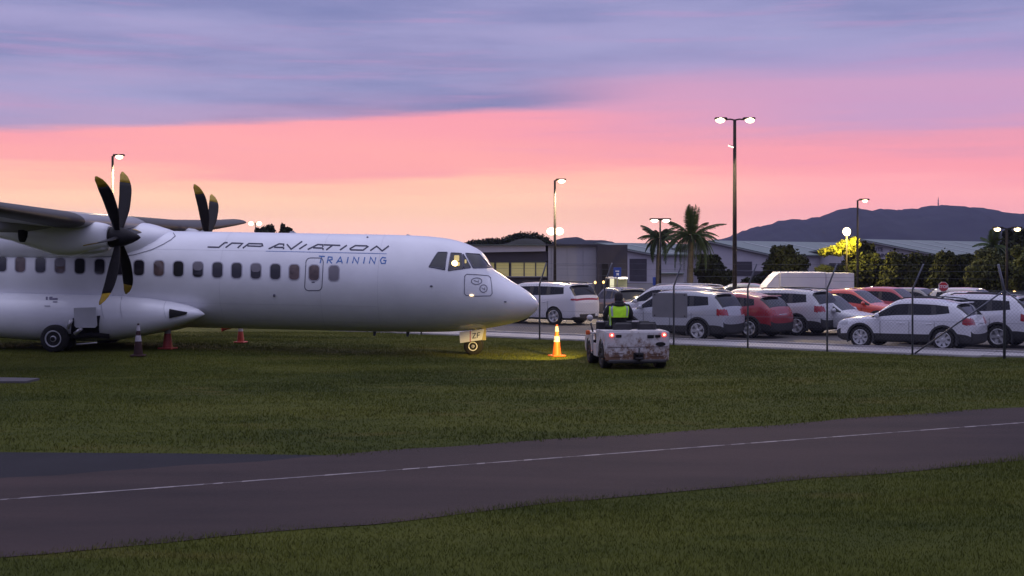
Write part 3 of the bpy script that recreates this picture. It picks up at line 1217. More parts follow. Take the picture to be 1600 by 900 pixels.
# lower side fairings (sponsons) with the main landing gear
SU0 = U(315, 1.75)
SPT = [(0, .02, .02, 1.06, 1.55), (.22, .26, .15, 1.06, 1.48), (.55, .44, .27, 1.04, 1.42), (1.0, .60, .39, 1.0, 1.36), (1.7, .72, .53, .95, 1.32), (2.5, .80, .63, .90, 1.3), (3.4, .83, .675, .875, 1.3), (5.0, .83, .68, .87, 1.3), (6.4, .80, .65, .90, 1.3), (7.8, .66, .5, 1.1, 1.25), (9, .4, .3, 1.2, 1.2), (10, .05, .05, 1.3, 1.2)]
for sgn in (1, -1):
    mb = MB()
    mb.loft([ellring(SU0 + du, sgn * v0, w0, a, b, 40, .9) for du, a, b, w0, v0 in SPT])
    sp = mb.build('landing_gear_fairing', m_skin, plane)
    if sgn > 0:
        def spy(u, w):
            du = u - SU0
            a, b, w0, v0 = (interp([(t[0], t[k]) for t in SPT], du) for k in (1, 2, 3, 4))
            s = max(-.98, min(.98, (w - w0) / b))
            return v0 + a * (1 - abs(s) ** (1 / .9 * 2)) ** .45
        def sp_poly(pts, off, nm, mat, nsub=5):
            mbx = MB()
            uw = []
            for x, y in pts:
                v = 2.0
                for _ in range(10):
                    u = U(x, v)
                    w = W(y, u, v)
                    v = spy(u, w)
                uw.append((u, w))
            cu, cw = sum(a for a, _ in uw) / len(uw), sum(b for _, b in uw) / len(uw)
            dens = []
            for i in range(len(uw)):
                a, b = uw[i], uw[(i + 1) % len(uw)]
                for q in range(nsub):
                    dens.append((a[0] + (b[0] - a[0]) * q / nsub, a[1] + (b[1] - a[1]) * q / nsub))
            vs = [(-cu, -spy(cu, cw) - off, cw)]
            n = len(dens)
            for r in (1, 2, 3):
                vs += [(-(cu + (a - cu) * r / 3), -spy(cu + (a - cu) * r / 3, cw + (b - cw) * r / 3) - off, cw + (b - cw) * r / 3) for a, b in dens]
            fs = [(0, 1 + i, 1 + (i + 1) % n) for i in range(n)]
            for r in range(2):
                o = 1 + r * n
                fs += [(o + i, o + n + i, o + n + (i + 1) % n, o + (i + 1) % n) for i in range(n)]
            mbx.add(vs, fs)
            return mbx.build(nm, mat, sp)
        sp_poly([(264, 482.5), (292, 487.5), (291, 491), (264, 497.5)], .03, 'cooling_intake', m_dark)
        sp_poly([(113, 497), (156, 493), (158, 528), (113, 528)], .02, 'wheel_bay_opening', m_dark)
        for q in ((78.5, 466, 5, 5), (85, 467, 8, 3), (85, 471.5, 7, 1.6), (73, 478, 9, 1.2), (72, 466, 3, 5)):
            x, y, w, h = q
            sp_poly([(x - w / 2, y - h / 2), (x + w / 2, y - h / 2), (x + w / 2, y + h / 2), (x - w / 2, y + h / 2)], .012, 'maintenance_marking', M('small_marking', (.16, .15, .22), .6), 2)
        for x in (161, 190, 258):
            sp_poly([(x, 459 if x < 200 else 470), (x + .8, 459 if x < 200 else 470), (x + .8, 497), (x, 497)], .008, 'panel_seam', M('faint_seam', (0.5, 0.5, 0.54), .5), 4)
        # dropped outer door of the wheel bay
        mb = MB()
        v = 2.2
        p = [(U(x, v), W(y, U(x, v), v)) for x, y in ((114.5, 481), (149, 480), (151, 509), (148, 512), (119, 512), (116, 509))]
        mb.slab([(-a, b) for a, b in p], -v - .03, -v + .01)
        mb.build('wheel_bay_door', m_grey, plane)
    # gear leg, wheels
    g = MB()
    ug = U(88, 2.1)
    wg = .40 + .15 - ug * PIT
    uh = ug - 1.0
    v = sgn * 1.95
    g.tube([(-ug, -v, wg), (-uh, -v, wg + .12), (-uh + .45, -v * .94, wg + .10)], [.085, .10, .10], 10)
    g.tube([(-uh, -v, wg + .12), (-uh + .06, -v * .9, wg + .75)], .09, 10)
    g.tube([(-ug, -v - .46, wg), (-ug, -v + .46, wg)], .06, 10)
    leg = g.build('main_landing_gear', m_dark, plane)
    g = MB()
    yv = -sgn * 2.3
    if sgn > 0:
        g.tube([(-U(105.5, 2.3), yv, W(513, U(105.5, 2.3), 2.3)), (-U(111, 2.3), yv, W(499, U(111, 2.3), 2.3))], .05, 10)
        g.tube([(-U(116, 2.3), yv, W(522, U(116, 2.3), 2.3)), (-U(127, 2.3), yv, W(513, U(127, 2.3), 2.3))], .055, 10)
        g.tube([(-U(119, 2.3), yv, W(538, U(119, 2.3), 2.3)), (-U(151, 2.3), yv, W(535.5, U(151, 2.3), 2.3))], .022, 8)
        g.build('gear_strut', m_strut, leg)
    for dv in (-.27, .27):
        mb = MB()
        mb.lathe([(.20, -.12), (.32, -.135), (.385, -.10), (.40, -.05), (.40, .05), (.385, .10), (.32, .135), (.20, .12)], (0, 0, 0), 'Y', 32, 0)
        mb.lathe([(.235, -.123), (.24, -.139), (.215, -.142), (.19, -.10), (.10, -.085), (.09, -.125), (.01, -.13)], (0, 0, 0), 'Y', 28, 1, caps=False)
        mb.lathe([(.235, .123), (.24, .139), (.215, .142), (.19, .10), (.10, .085), (.09, .125), (.01, .13)], (0, 0, 0), 'Y', 28, 1, caps=False)
        for k in range(8):
            a = 2 * math.pi * k / 8
            mb.ell((.145 * math.cos(a), -.1 * (1 if dv > 0 else -1), .145 * math.sin(a)), (.022, .03, .022), 6, 4, 0)
        mb.build('wheel', [m_tyre, m_rim], leg, (-ug, -(v + sgn * dv), wg))

# nose gear with its lettered door
un = U(738.5, .3)
wn = .255 - un * PIT
g = MB()
g.tube([(-un, 0, wn), (-un + .03, 0, wn + .25), (-un + .02, 0, .75)], [.06, .07, .08], 12)
g.tube([(-un, -.30, wn), (-un, .30, wn)], .04, 8)
g.tube([(-un + .05, 0, wn + .22), (-un + .30, 0, .72)], .035, 8)
ng = g.build('nose_landing_gear', m_strut, plane)
for dv in (-.19, .19):
    mb = MB()
    mb.lathe([(.12, -.085), (.22, -.09), (.262, -.065), (.275, -.03), (.275, .03), (.262, .065), (.22, .09), (.12, .085)], (0, 0, 0), 'Y', 28, 0)
    for sg in (-1, 1):
        mb.lathe([(.135, sg * .086), (.135, sg * .096), (.115, sg * .098), (.10, sg * .07), (.05, sg * .068), (.045, sg * .095), (.01, sg * .097)], (0, 0, 0), 'Y', 20, 1, caps=False)
    mb.build('wheel', [m_tyre, m_skin], ng, (-un, -dv, wn))
VD = .36
def DP(x, y, v=VD):
    u = U(x, v)
    return (-u, W(y, u, v))
mb = MB()
mb.slab([DP(717.2, 519), DP(756, 514.2), DP(752.5, 531), DP(718.6, 536)][::-1], -VD - .012, -VD + .015)
nd = mb.build('nose_gear_door', m_skin, plane)
mb = MB()
def flat(mb, pts, w, v=VD, k=0):
    for a, b in zip(pts, pts[1:]):
        (xa, za), (xb, zb) = DP(*a), DP(*b)
        d = math.hypot(xb - xa, zb - za)
        nx_, nz_ = -(zb - za) / d * w, (xb - xa) / d * w
        ex, ez = (xb - xa) / d * w, (zb - za) / d * w
        k += .0004
        y = -v - .014 - k
        mb.add([(xa + nx_ - ex, y, za + nz_ - ez), (xb + nx_ + ex, y, zb + nz_ + ez), (xb - nx_ + ex, y, zb - nz_ + ez), (xa - nx_ - ex, y, za - nz_ - ez)], [(0, 1, 2, 3)])
flat(mb, [(738.2, 521.5), (742.6, 520.8), (738.2, 528.3), (742.8, 527.8)], .011)
flat(mb, [(749.4, 519.6), (745.6, 520.2), (745.2, 527.2)], .011)
flat(mb, [(745.4, 523.8), (748.4, 523.4)], .011, k=.002)
mb.build('door_lettering', m_letter, nd)
mb = MB()
flat(mb, [(734.2, 517.3), (734.4, 533.2)], .012)
mb.build('door_stripe', M('red_stripe', (.45, .06, .09), .5), nd)
mb = MB()
u = U(757, .2)
mb.box((-u - .02, -.15, W(522, u, .2)), (.10, .12, .36))
mb.build('gear_door_bracket', M('tan_bracket', (.45, .38, .22), .5), nd)
# blade antennas and beacon on the roof, drain masts below
for u, s in ((7.35, .14), (10.1, .08), (3.9, .08)):
    t = sec(u)[0]
    mb = MB()
    mb.slab([(-u - s, t - .02), (-u + s, t - .02), (-u + s * .1, t + s * .35), (-u - s * .6, t + s * .35)], -.015, .015)
    mb.build('roof_antenna', m_grey, plane)
for x in (637, 585):
    u = U(x, 0)
    mb = MB()
    mb.slab([(-u - .05, .59), (-u + .05, .59), (-u + .02, .45), (-u - .04, .45)], -.02, .02)
    mb.build('drain_mast', m_seam, plane)
# tail, outside the photograph to the left
mb = MB()
fin = [(20.2, 3.40, 0), (23.2, 4.0, .12), (25.2, 7.3, .10), (27.3, 7.4, .09), (27.0, 3.2, .16)]
mb.slab([(-a, b) for a, b, _ in fin], -.12, .12)
tf = mb.build('tail_fin', m_skin, plane)
mb = MB()
mb.loft([airfoil(25.3 + du, v, 7.3, c, .12)[0] for v, du, c in ((-3.65, .5, .9), (0, 0, 1.6), (3.65, .5, .9))])
mb.build('tailplane', m_skin, tf)
# ------------------------------------------------------------------ lamps
m_pole = M('lamp_pole_paint', (0.02, 0.018, 0.02), 0.7, spec=.2, var=0.2, vscale=5)
m_bulbW = M('lamp_glow_white', (1, .95, .85), .4, emit=(1, .9, .72), estr=9)
m_bulbY = M('lamp_glow_warm', (1, .8, .5), .4, emit=(1, .74, .38), estr=9)


def lamp_post(px, pytop, d, label, heads=(1,), warm=True, power=900, arm=.45, r=.075, lens=(.20, .14, .09), floods=(), group='car park lamp posts', size=132, fy=-.45, hp=(1, 1)):
    p = P(px, pytop, d)
    H = p.z
    t = thing('lamp_post', label, 'lamp post', (p.x, d, 0), group=group)
    mb = MB()
    mb.tube([(0, 0, 0), (0, 0, H * .5), (0, 0, H)], [r * 1.15, r, r * .75], 12)
    mb.lathe([(r * 2.2, 0.0), (r * 2.2, .04), (r * 1.3, .06)], n=12)
    mb.build('pole', m_pole, t)
    for h in heads:
        mb = MB()
        mb.tube([(0, 0, H - .02), (h * arm * .5, -.02, H + .02), (h * arm, -.05, H)], .035, 8)
        mb.build('arm', m_pole, t)
        mb = MB()
        mb.bbox((h * (arm + .22), -.06, H + .05), (.56, .30, .09), .03)
        hd = mb.build('lamp_head', m_pole, t)
        mb = MB()
        mb.ell((h * (arm + .25), -.10, H - .03), lens, 14, 8)
        mb.build('lens', m_bulbY if warm else m_bulbW, hd)
        spot('lamp_light', (h * (arm + .25), -.10, H - .16), (h * (arm + .25) + h * (H - .16) * .75, -.10 + (H - .16) * fy, 0), power * 2.2 * hp[h > 0], (1, .74, .40) if warm else (1, .88, .68), R(size), t, .12)
    for z, s in floods:
        mb = MB()
        mb.box((s * .16, -.06, z), (.28, .16, .07), ry=-s * .35)
        fh = mb.build('flood_lamp', m_pole, t)
        mb = MB()
        mb.box((s * .20, -.15, z - .01), (.26, .03, .06), ry=-s * .35)
        mb.build('lens', M('lamp_glow_dim', (1, .95, .85), .4, emit=(1, .85, .65), estr=1.6), fh)
    return t


L1 = lamp_post(1148, 187, 62, 'tall black twin headed lamp post rising above the silver and red cars', (-1, 1), True, 2600, .42, .095, (.21, .16, .13), floods=((ZH(229, 62), -1),))
lamp_post(867, 282, 75, 'single headed lamp post in front of the grey wall panel', (1,), True, 3000, .12, .075, (.20, .14, .13), size=166)
lamp_post(1340, 313, 80, 'single headed black lamp post beside the yellow lit tree', (1,), True, 350, .16, .07, (.16, .12, .10))
lamp_post(1031.5, 344, 70, 'white lit lamp post in front of the palm trees', (-1, 1), False, 1500, .05, .06, (.18, .14, .085), fy=1.1, size=104, hp=(.12, 1.2))
lamp_post(1573, 357, 75, 'low twin headed lamp post at the right edge', (-1, 1), True, 150, .30, .07, (.18, .12, .13))
lamp_post(867.5, 361, 128, 'distant twin lamp glowing over the wooded knoll', (-1, 1), True, 500, .12, .08, (.42, .3, .34))
lamp_post(176, 244, 70, 'tall lamp post rising behind the near propeller', (1,), True, 4500, .12, .08, (.19, .13, .13), size=168)
lamp_post(399, 349, 160, 'far small twin lamp beyond the aircraft roof', (-1, 1), True, 300, .22, .07, (.3, .22, .22))
# globe lamp over the yellow-lit tree
gp = P(1323, 362, 84.9)
t = thing('lamp_post', 'bright globe lamp standing behind the yellow lit tree', 'lamp post', (gp.x, gp.y, 0), group='car park lamp posts')
mb = MB()
mb.tube([(0, 0, 0), (0, 0, gp.z - .25)], [.07, .05], 10)
mb.build('pole', m_pole, t)
mb = MB()
mb.ell((0, 0, gp.z), (.24, .24, .26), 16, 10)
mb.build('lens', m_bulbY, t)
ld = bpy.data.lights.new('lamp_light', 'POINT')
ld.energy = 1700
ld.color = (1, .74, .13)
ld.shadow_soft_size = .2
lo = bpy.data.objects.new('lamp_light', ld)
COL.objects.link(lo)
lo.parent = t
lo.location = (0, -.45, gp.z - .1)

# ------------------------------------------------------------------ fence
m_galv = M('galvanised_fence_steel', (0.12, 0.125, 0.15), 0.5, metal=0.4, var=0.25, vscale=7)
fence = thing('chain_link_fence', 'chain link fence with cranked posts between the lawn and the car park', 'fence', (0, 0, 0))
SP = 2.62
post_px = {}
for kx in range(-13, 10):
    p = FA + FD * (SP * kx)
    mb = MB()
    rr = .030 if kx != 6 else .042
    # arms crank outward over the lawn and to the right as in the photograph
    if kx < 6:
        tip = FD * .36 + FNRM * -.12
    else:
        tip = FD * -.10 + FNRM * -.25
    mb.tube([(0, 0, -.2), (0, 0, 1.92), (tip.x * .15, tip.y * .15, 2.02), (tip.x, tip.y, 2.66)], [rr, rr, rr * .95, rr * .85], 8)
    po = mb.build('fence_post', m_galv, fence, (p.x, p.y, 0))
# braces at the straining post
p6 = FA + FD * (SP * 6)
for s in (-1, 1):
    q = p6 + FD * (s * 2.55)
    mb = MB()
    mb.tube([(q.x, q.y, .05), (p6.x, p6.y, 1.93)], .024, 8)
    mb.build('brace', m_galv, fence)
# line wires and the woven mesh
mb = MB()
for z in (.06, 1.0, 1.92):
    a, b = FA + FD * (-13 * SP), FA + FD * (9 * SP)
    mb.tube([(a.x, a.y, z), (b.x, b.y, z)], .0035, 4)
for q in (.35, .68, .97):
    a, b = FA + FD * (-13 * SP), FA + FD * (6 * SP)
    off = (FD * .36 + FNRM * -.12) * q
    mb.tube([(a.x + off.x, a.y + off.y, 2.02 + .64 * q), (b.x + off.x * .2, b.y + off.y * .2, 2.02 + .64 * q)], .003, 4)
struct(mb.build('line_wire', m_galv, fence), 'stuff')
mb = MB()
hgt, pitch = 1.86, .11
n = int(22 * SP / pitch)
for s in (-1, 1):
    for i in range(n):
        t0 = -13 * SP + i * pitch
        a, b = FA + FD * t0, FA + FD * (t0 + s * hgt)
        w = .0028
        mb.add([(a.x - FD.x * w, a.y - FD.y * w, .06), (a.x + FD.x * w, a.y + FD.y * w, .06), (b.x + FD.x * w, b.y + FD.y * w, .06 + hgt), (b.x - FD.x * w, b.y - FD.y * w, .06 + hgt)], [(0, 1, 2, 3)])
struct(mb.build('woven_mesh', m_galv, fence), 'stuff')
# plain grey notice board wired to the fence
m_board = M('grey_board', (0.17, 0.165, 0.18), .6, var=.08, vscale=2)
t = thing('notice_board', 'plain grey board fixed to the fence behind the tow tractor', 'notice board', (0, 0, 0))
mb = MB()
pb = FA + FD * (SP * 2 - .15)
zc = (ZH(459, 43.8) + ZH(497.5, 43.8)) / 2
ang = math.atan2(FD.y, FD.x)
mb.box((pb.x, pb.y, zc), (1.28, .012, .80), ang)
mb.build('panel', m_board, t)
mb = MB()
for dx in (-.55, .55):
    for dz in (-.34, .34):
        mb.box((pb.x + FD.x * dx - FNRM.x * .012, pb.y + FD.y * dx - FNRM.y * .012, zc + dz), (.04, .012, .04), ang)
mb.build('cable_tie', m_darksteel, t)

# ------------------------------------------------------------------ cars
m_glass_car = M('car_glass', (0.008, 0.009, 0.012), .05, spec=.28)
m_trim = M('black_car_trim', (0.02, 0.02, 0.022), .55, var=.15, vscale=6)
m_tail = M('red_tail_light', (0.28, 0.012, 0.02), .2, coat=.5)
m_head = M('headlight_glass', (0.42, 0.42, 0.45), .12, spec=.7)
m_plate = M('number_plate', (0.62, 0.62, 0.60), .5)
m_liner = M('wheel_arch_liner', (0.008, 0.008, 0.009), .9)
m_chrome = M('chrome_strip', (.6, .6, .62), .15, metal=.9)


def paint(name, c):
    return M(name, c, .32, spec=.5, coat=.8, var=.04, vscale=2)


def wheel_mesh(r, w=.22, spokes=5, rim=m_rim):
    key = 'wheelmesh%.3f_%d_%s' % (r, spokes, rim.name)
    if key in MATS:
        return MATS[key]
    a = MB()
    a.lathe([(r * .58, -w * .2), (r * .62, -w / 2), (r * .93, -w / 2), (r, -w * .32), (r, w * .32), (r * .93, w / 2), (r * .64, w / 2), (r * .60, w * .2)], (0, 0, 0), 'Y', 28, caps=False)
    b = MB()
    # the outside faces +Y
    b.lathe([(r * .70, w * .49), (r * .70, w * .54), (r * .62, w * .54), (r * .60, w * .15), (r * .2, w * .12)], (0, 0, 0), 'Y', 28, caps=False)
    for k in range(spokes):
        for q in (-.13, .13):
            an = 2 * math.pi * k / spokes + q * 5 / spokes
            c, s_ = math.cos(an), math.sin(an)
            tx, tz = -s_, c
            w0, w1 = r * .10, r * .085
            i0, i1 = r * .12, r * .66
            y0, y1 = w * .40, w * .52
            vs = []
            for rad, hw_, yy in ((i0, w0, y0), (i1, w1, y1)):
                for sg in (-1, 1):
                    vs.append((c * rad + tx * hw_ * sg, yy, s_ * rad + tz * hw_ * sg))
                for sg in (1, -1):
                    vs.append((c * rad + tx * hw_ * sg, yy - .04, s_ * rad + tz * hw_ * sg))
            b.add(vs, [(0, 1, 5, 4), (1, 2, 6, 5), (2, 3, 7, 6), (3, 0, 4, 7), (4, 5, 6, 7)])
    b.lathe([(r * .17, w * .34), (r * .17, w * .46), (r * .10, w * .50), (.002, w * .50)], (0, 0, 0), 'Y', 16)
    MATS[key] = (a.mesh('tyre', m_tyre), b.mesh('rim', rim))
    return MATS[key]


def car(name, label, center, heading, L_, Wd, H, pm, wb, wr=.34, kind='suv', rail=True, cladding=True, spokes=5, cat='car', group='cars parked in the car park', tint=None, roofm=None, body2=None, pil=True, lightbar=False, kick=.10, slant=.34):
    """passenger car: body grown from cross-sections, arches cut out, glass and lamps split off as parts"""
    hz = math.atan2(heading[1], heading[0])
    t = thing(name, label, cat, (center[0], center[1], 0.006), hz, group)
    cow, hood_f = {'suv': (1.06, .93), 'hatch': (.98, .82), 'van': (1.10, .98), 'cuv': (1.06, .94), 'mpv': (1.08, .92)}[kind]
    cow, hood_f = cow * H / 1.65, hood_f * H / 1.65
    belt0, belt1 = cow * .96, cow * 1.03
    s_cow, s_rf = {'suv': (.255, .42), 'hatch': (.27, .44), 'van': (.18, .30), 'cuv': (.27, .445), 'mpv': (.235, .40)}[kind]
    s_rr, s_tb = {'suv': (.915, .978), 'hatch': (.86, .965), 'van': (.965, .985), 'cuv': (.885, .968), 'mpv': (.935, .985)}[kind]
    zb = .20
    st = [0, .012, .04, .10, .17, s_cow - .02, s_cow, s_cow + (s_rf - s_cow) * .33, s_cow + (s_rf - s_cow) * .66, s_rf, s_rf + .06, .545, .565, .64, .725, .745, .82, s_rr - .025, s_rr, (s_rr + s_tb) / 2, s_tb, s_tb + (1 - s_tb) * .5, 1.0]
    ZT = [(0, .66 * H / 1.65), (.012, hood_f * .88), (.04, hood_f), (.10, hood_f * 1.035), (s_cow, cow), (s_rf, H - .035), (.56, H), (.75, H - (.035 if kind == 'cuv' else .01)), (s_rr, H - (.13 if kind == 'cuv' else .075)), (s_tb, belt1 + .03), (s_tb + (1 - s_tb) * .5, belt1 - .12), (1.0, belt1 - .30)]
    zt_lin = lambda s: next((ZT[i][1] + (ZT[i + 1][1] - ZT[i][1]) * (s - ZT[i][0]) / (ZT[i + 1][0] - ZT[i][0]) for i in range(len(ZT) - 1) if ZT[i][0] <= s <= ZT[i + 1][0]), ZT[-1][1])
    WD = [(0, .80), (.012, .87), (.04, .94), (.10, .985), (.2, 1), (.85, 1), (s_rr, .985), (s_tb, .955), (1, .88)]
    hw = Wd / 2
    rings = []
    for s in st:
        x = L_ / 2 - s * L_
        zt = zt_lin(s)
        w = hw * interp(WD, s)
        cab = s_cow < s < s_tb - .001
        if cab:
            bl = belt0 + (belt1 - belt0) * (s - s_cow) / (s_tb - s_cow) + (kick * max(0, (s - .70) / (s_rr - .70)) ** 1.5 if s < s_rr + .001 else kick * max(0, (s_tb - s) / (s_tb - s_rr)))
            zs = bl - .07
            f = min(1, max(.0, (zt - bl) / (H - bl)))
            wt = w * (.93 - .13 * f)
            top = [(w * .99, min(zs, belt1 - .07)), (w * .955, bl), (wt, max(bl + .012, zt - .085 * (.25 + .75 * f))), (wt - .07, zt - .018), (w * .45, zt + .004), (0, zt + .012)]
        else:
            zs = zt - .12
            top = [(w * .985, zs), (w * .93, zt - .055), (w * .86, zt - .022), (w * .78, zt - .006), (w * .42, zt + .012), (0, zt + .018)]
        lo = .30
        zlow = zb if .03 < s < .985 else zb + .08
        half = [(0, zlow), (w * .84, zlow), (w * .95, zlow + .07), (w * .985, lo + .30 * (zs - lo)), (w * 1.0, lo + .66 * (zs - lo))] + top
        sl = slant * max(0, (s - .68) / (s_rr - .68)) if s < s_rr - .01 else 0
        rings.append([(x + (sl * max(0, z - belt0 + .05) if cab else 0), y, z) for y, z in half])
    nr = len(rings[0])
    mb = MB()
    vs = []
    for r in rings:
        for (x, y, z) in r:
            vs.append((x, y, z))
        for (x, y, z) in r[1:-1][::-1]:
            vs.append((x, -y, z))
    full = 2 * nr - 2
    fs, ms = [], []
    def rowmat(i, j):
        a = (st[i] + st[i + 1]) / 2
        if j == 6 and s_cow + .01 < a < s_rr - .02:
            if pil and (.545 < a < .565 or .725 < a < .745):
                return 2
            if kind == 'van' and a > .5:
                return 0
            return 1
        if j >= 8 and s_cow < a < s_rf:
            return 3
        if j >= 8 and s_rr < a < s_tb:
            return 4 if kind != 'van' else 0
        if j == 7 and s_rr < a < s_tb and kind != 'van':
            return 2
        if j <= 2 and cladding:
            return 2
        if j <= 3 and cladding and (a < .03 or a > .985):
            return 2
        if j <= 1:
            return 2
        if roofm and s_rf - .02 < a < s_rr and j >= 8:
            return 5
        return 0
    for i in range(len(st) - 1):
        for j in range(full):
            k = (j + 1) % full
            fs.append((i * full + j, i * full + k, (i + 1) * full + k, (i + 1) * full + j))
            row = j if j < nr - 1 else full - 1 - j
            ms.append(rowmat(i, row))
    for i, flip in ((0, True), (len(st) - 1, False)):
        o = i * full
        for j in range(nr - 1):
            a, b = o + j, o + j + 1
            a2 = o + (full - j) % full
            b2 = o + (full - j - 1)
            f = (a, b, b2, a2)
            f = tuple(dict.fromkeys(f))
            if len(f) < 3:
                continue
            fs.append(f if not flip else f[::-1])
            ms.append(2 if (j <= (3 if cladding else 2)) else 0)
    me = bpy.data.meshes.new('carshell')
    me.from_pydata(vs, [], fs)
    mats = [pm, m_glass_car, m_trim, m_glass_car, m_glass_car, roofm or pm, m_liner]
    for m in mats:
        me.materials.append(m)
    me.polygons.foreach_set('material_index', ms)
    bm = bmesh.new()
    bm.from_mesh(me)
    bmesh.ops.recalc_face_normals(bm, faces=bm.faces)
    bm.to_mesh(me)
    bm.free()
    tmp = bpy.data.objects.new('tmp', me)
    COL.objects.link(tmp)
    md = tmp.modifiers.new('s', 'SUBSURF')
    md.levels = md.render_levels = 2
    # wheel arches
    ov = (L_ - wb) / 2
    ax = [L_ / 2 - ov * .98, -L_ / 2 + ov * 1.02]
    cut = MB()
    for x in ax:
        for sy in (-1, 1):
            y0, y1 = sy * (hw - .27), sy * (hw + .15)
            cut.lathe([(wr + .055, min(y0, y1)), (wr + .055, max(y0, y1))], (x, 0, wr), 'Y', 28, 6)
    cme = cut.mesh('cut', mats)
    ct = bpy.data.objects.new('tmpc', cme)
    COL.objects.link(ct)
    bo = tmp.modifiers.new('b', 'BOOLEAN')
    bo.operation = 'DIFFERENCE'
    bo.solver = 'EXACT'
    bo.object = ct
    ev = evaluated(tmp)
    bpy.data.objects.remove(tmp)
    bpy.data.objects.remove(ct)
    co = np.zeros(len(ev.vertices) * 3)
    ev.vertices.foreach_get('co', co)
    co = co.reshape(-1, 3)
    groups = {k: [] for k in ('body', 'trim', 'windscreen', 'rear_window', 'roof', 'wheel_arch', 'headlight', 'tail_light', 'window')}
    base = {0: 'body', 1: 'window', 2: 'trim', 3: 'windscreen', 4: 'rear_window', 5: 'roof', 6: 'wheel_arch'}
    for p in ev.polygons:
        vi = tuple(p.vertices)
        c = co[list(vi)].mean(0)
        g = base[p.material_index]
        if g == 'body':
            if lightbar and c[0] < -L_ / 2 + .20 and belt1 - .17 < c[2] < belt1 - .08:
                g = 'tail_light'
            elif not lightbar and c[0] < -L_ / 2 + .30 and abs(c[1]) > hw * .56 and belt1 - .24 < c[2] < belt1 - .03:
                g = 'tail_light'
            elif c[0] > L_ / 2 - .42 and abs(c[1]) > hw * .52 and hood_f - .19 < c[2] < hood_f - .03:
                g = 'headlight'
        groups[g].append(vi)
    mm = {'body': pm, 'trim': m_trim, 'windscreen': m_glass_car, 'rear_window': m_glass_car, 'roof': roofm or pm, 'wheel_arch': m_liner, 'headlight': m_head, 'tail_light': m_tail, 'window': m_glass_car}
    def emitmesh(nm, faces, mat):
        idx = sorted({i for f in faces for i in f})
        mp = {i: k for k, i in enumerate(idx)}
        m_ = bpy.data.meshes.new(nm)
        m_.from_pydata([tuple(co[i]) for i in idx], [], [tuple(mp[i] for i in f) for f in faces])
        m_.materials.append(mat)
        m_.polygons.foreach_set('use_smooth', [nm != 'wheel_arch'] * len(faces))
        m_.update()
        return link(nm, m_, t)
    for nm, faces in groups.items():
        if not faces:
            continue
        if nm in ('window', 'headlight', 'tail_light', 'wheel_arch'):
            par = {}
            def find(a):
                while par[a] != a:
                    par[a] = par[par[a]]
                    a = par[a]
                return a
            for f in faces:
                for i in f:
                    par.setdefault(i, i)
                for i in f[1:]:
                    par[find(i)] = find(f[0])
            isl = {}
            for f in faces:
                isl.setdefault(find(f[0]), []).append(f)
            for fl_ in isl.values():
                if len(fl_) > 2 or nm == 'wheel_arch':
                    emitmesh(nm, fl_, mm[nm])
        else:
            emitmesh(nm, faces, mm[nm])
    bpy.data.meshes.remove(ev)
    # wheels
    ty, ri = wheel_mesh(wr, .225, spokes)
    for x in ax:
        for sy in (-1, 1):
            w_ = link('wheel', ty, t, (x, sy * (hw - .12), wr), (0, 0, 0 if sy > 0 else math.pi))
            link('rim', ri, w_)
    # details
    if cladding:
        for x in ax:
            for sy in (-1, 1):
                mb = MB()
                rg = []
                for k in range(15):
                    a = R(-22 + 224 * k / 14)
                    c_, s_ = math.cos(a), math.sin(a)
                    r0, r1 = wr + .045, wr + .125
                    y0, y1 = sy * (hw - .06), sy * (hw + .012)
                    rg.append([(x + c_ * r0, y0, wr + s_ * r0), (x + c_ * r0, y1, wr + s_ * r0), (x + c_ * (r1 - .02), y1, wr + s_ * (r1 - .02)), (x + c_ * r1, y0, wr + s_ * r1)])
                mb.loft(rg, 0, False)
                mb.build('arch_cladding', m_trim, t)
    for sy in (-1, 1):
        mb = MB()
        mx = L_ / 2 - (s_cow + .055) * L_
        mb.ell((mx, sy * (hw + .06), belt0 + .07), (.07, .115, .08), 12, 8)
        mb.build('mirror', pm if body2 is None else body2, t)
        for hx in (.47, .67):
            mb = MB()
            mb.bbox((L_ / 2 - hx * L_ - .12, sy * (hw * .985 + .012), belt0 - .16), (.20, .035, .03), .01)
            mb.build('door_handle', pm, t)
        # door shut lines
        for q in (s_cow + .075, .555, .735):
            mb = MB()
            mb.box((L_ / 2 - q * L_, sy * (hw * .994), .40 + (belt0 - .08 - .40) / 2), (.010, .014, belt0 - .12 - .40))
            mb.build('door_gap', m_liner, t)
        if rail:
            mb = MB()
            z = H + .02
            mb.tube([(L_ / 2 - (s_rf + .03) * L_, sy * hw * .70, z - .05), (L_ / 2 - (s_rf + .06) * L_, sy * hw * .70, z + .005), (L_ / 2 - .7 * L_, sy * hw * .70, z + .01), (L_ / 2 - (s_rr - .04) * L_, sy * hw * .68, z - .03), (L_ / 2 - (s_rr - .02) * L_, sy * hw * .68, z - .07)], .02, 8)
            mb.build('roof_rail', m_trim if rail is True else m_rim, t)
    mb = MB()
    mb.box((-L_ / 2 + .028, 0, .72 * H / 1.65), (.03, .40, .13), ry=R(6))
    mb.build('number_plate', m_plate, t)
    mb = MB()
    mb.box((L_ / 2 - .035, 0, .47 * H / 1.65), (.03, .40, .12))
    mb.build('number_plate', m_plate, t)
    mb = MB()
    mb.bbox((-L_ / 2 + .03, 0, .86 * H / 1.65), (.03, .55, .03), .008)
    mb.build('tailgate_handle', m_chrome, t)
    for z in (.56, .64, .72):
        mb = MB()
        mb.box((L_ / 2 - .035, 0, z * H / 1.65), (.03, Wd * .5, .035))
        mb.build('grille_bar', m_trim, t)
    for sy in (-1, 1):
        mb = MB()
        mb.bbox((-L_ / 2 + .06, sy * hw * .72, .46 * H / 1.65), (.05, .26, .06), .015)
        mb.build('rear_reflector', m_tail, t)
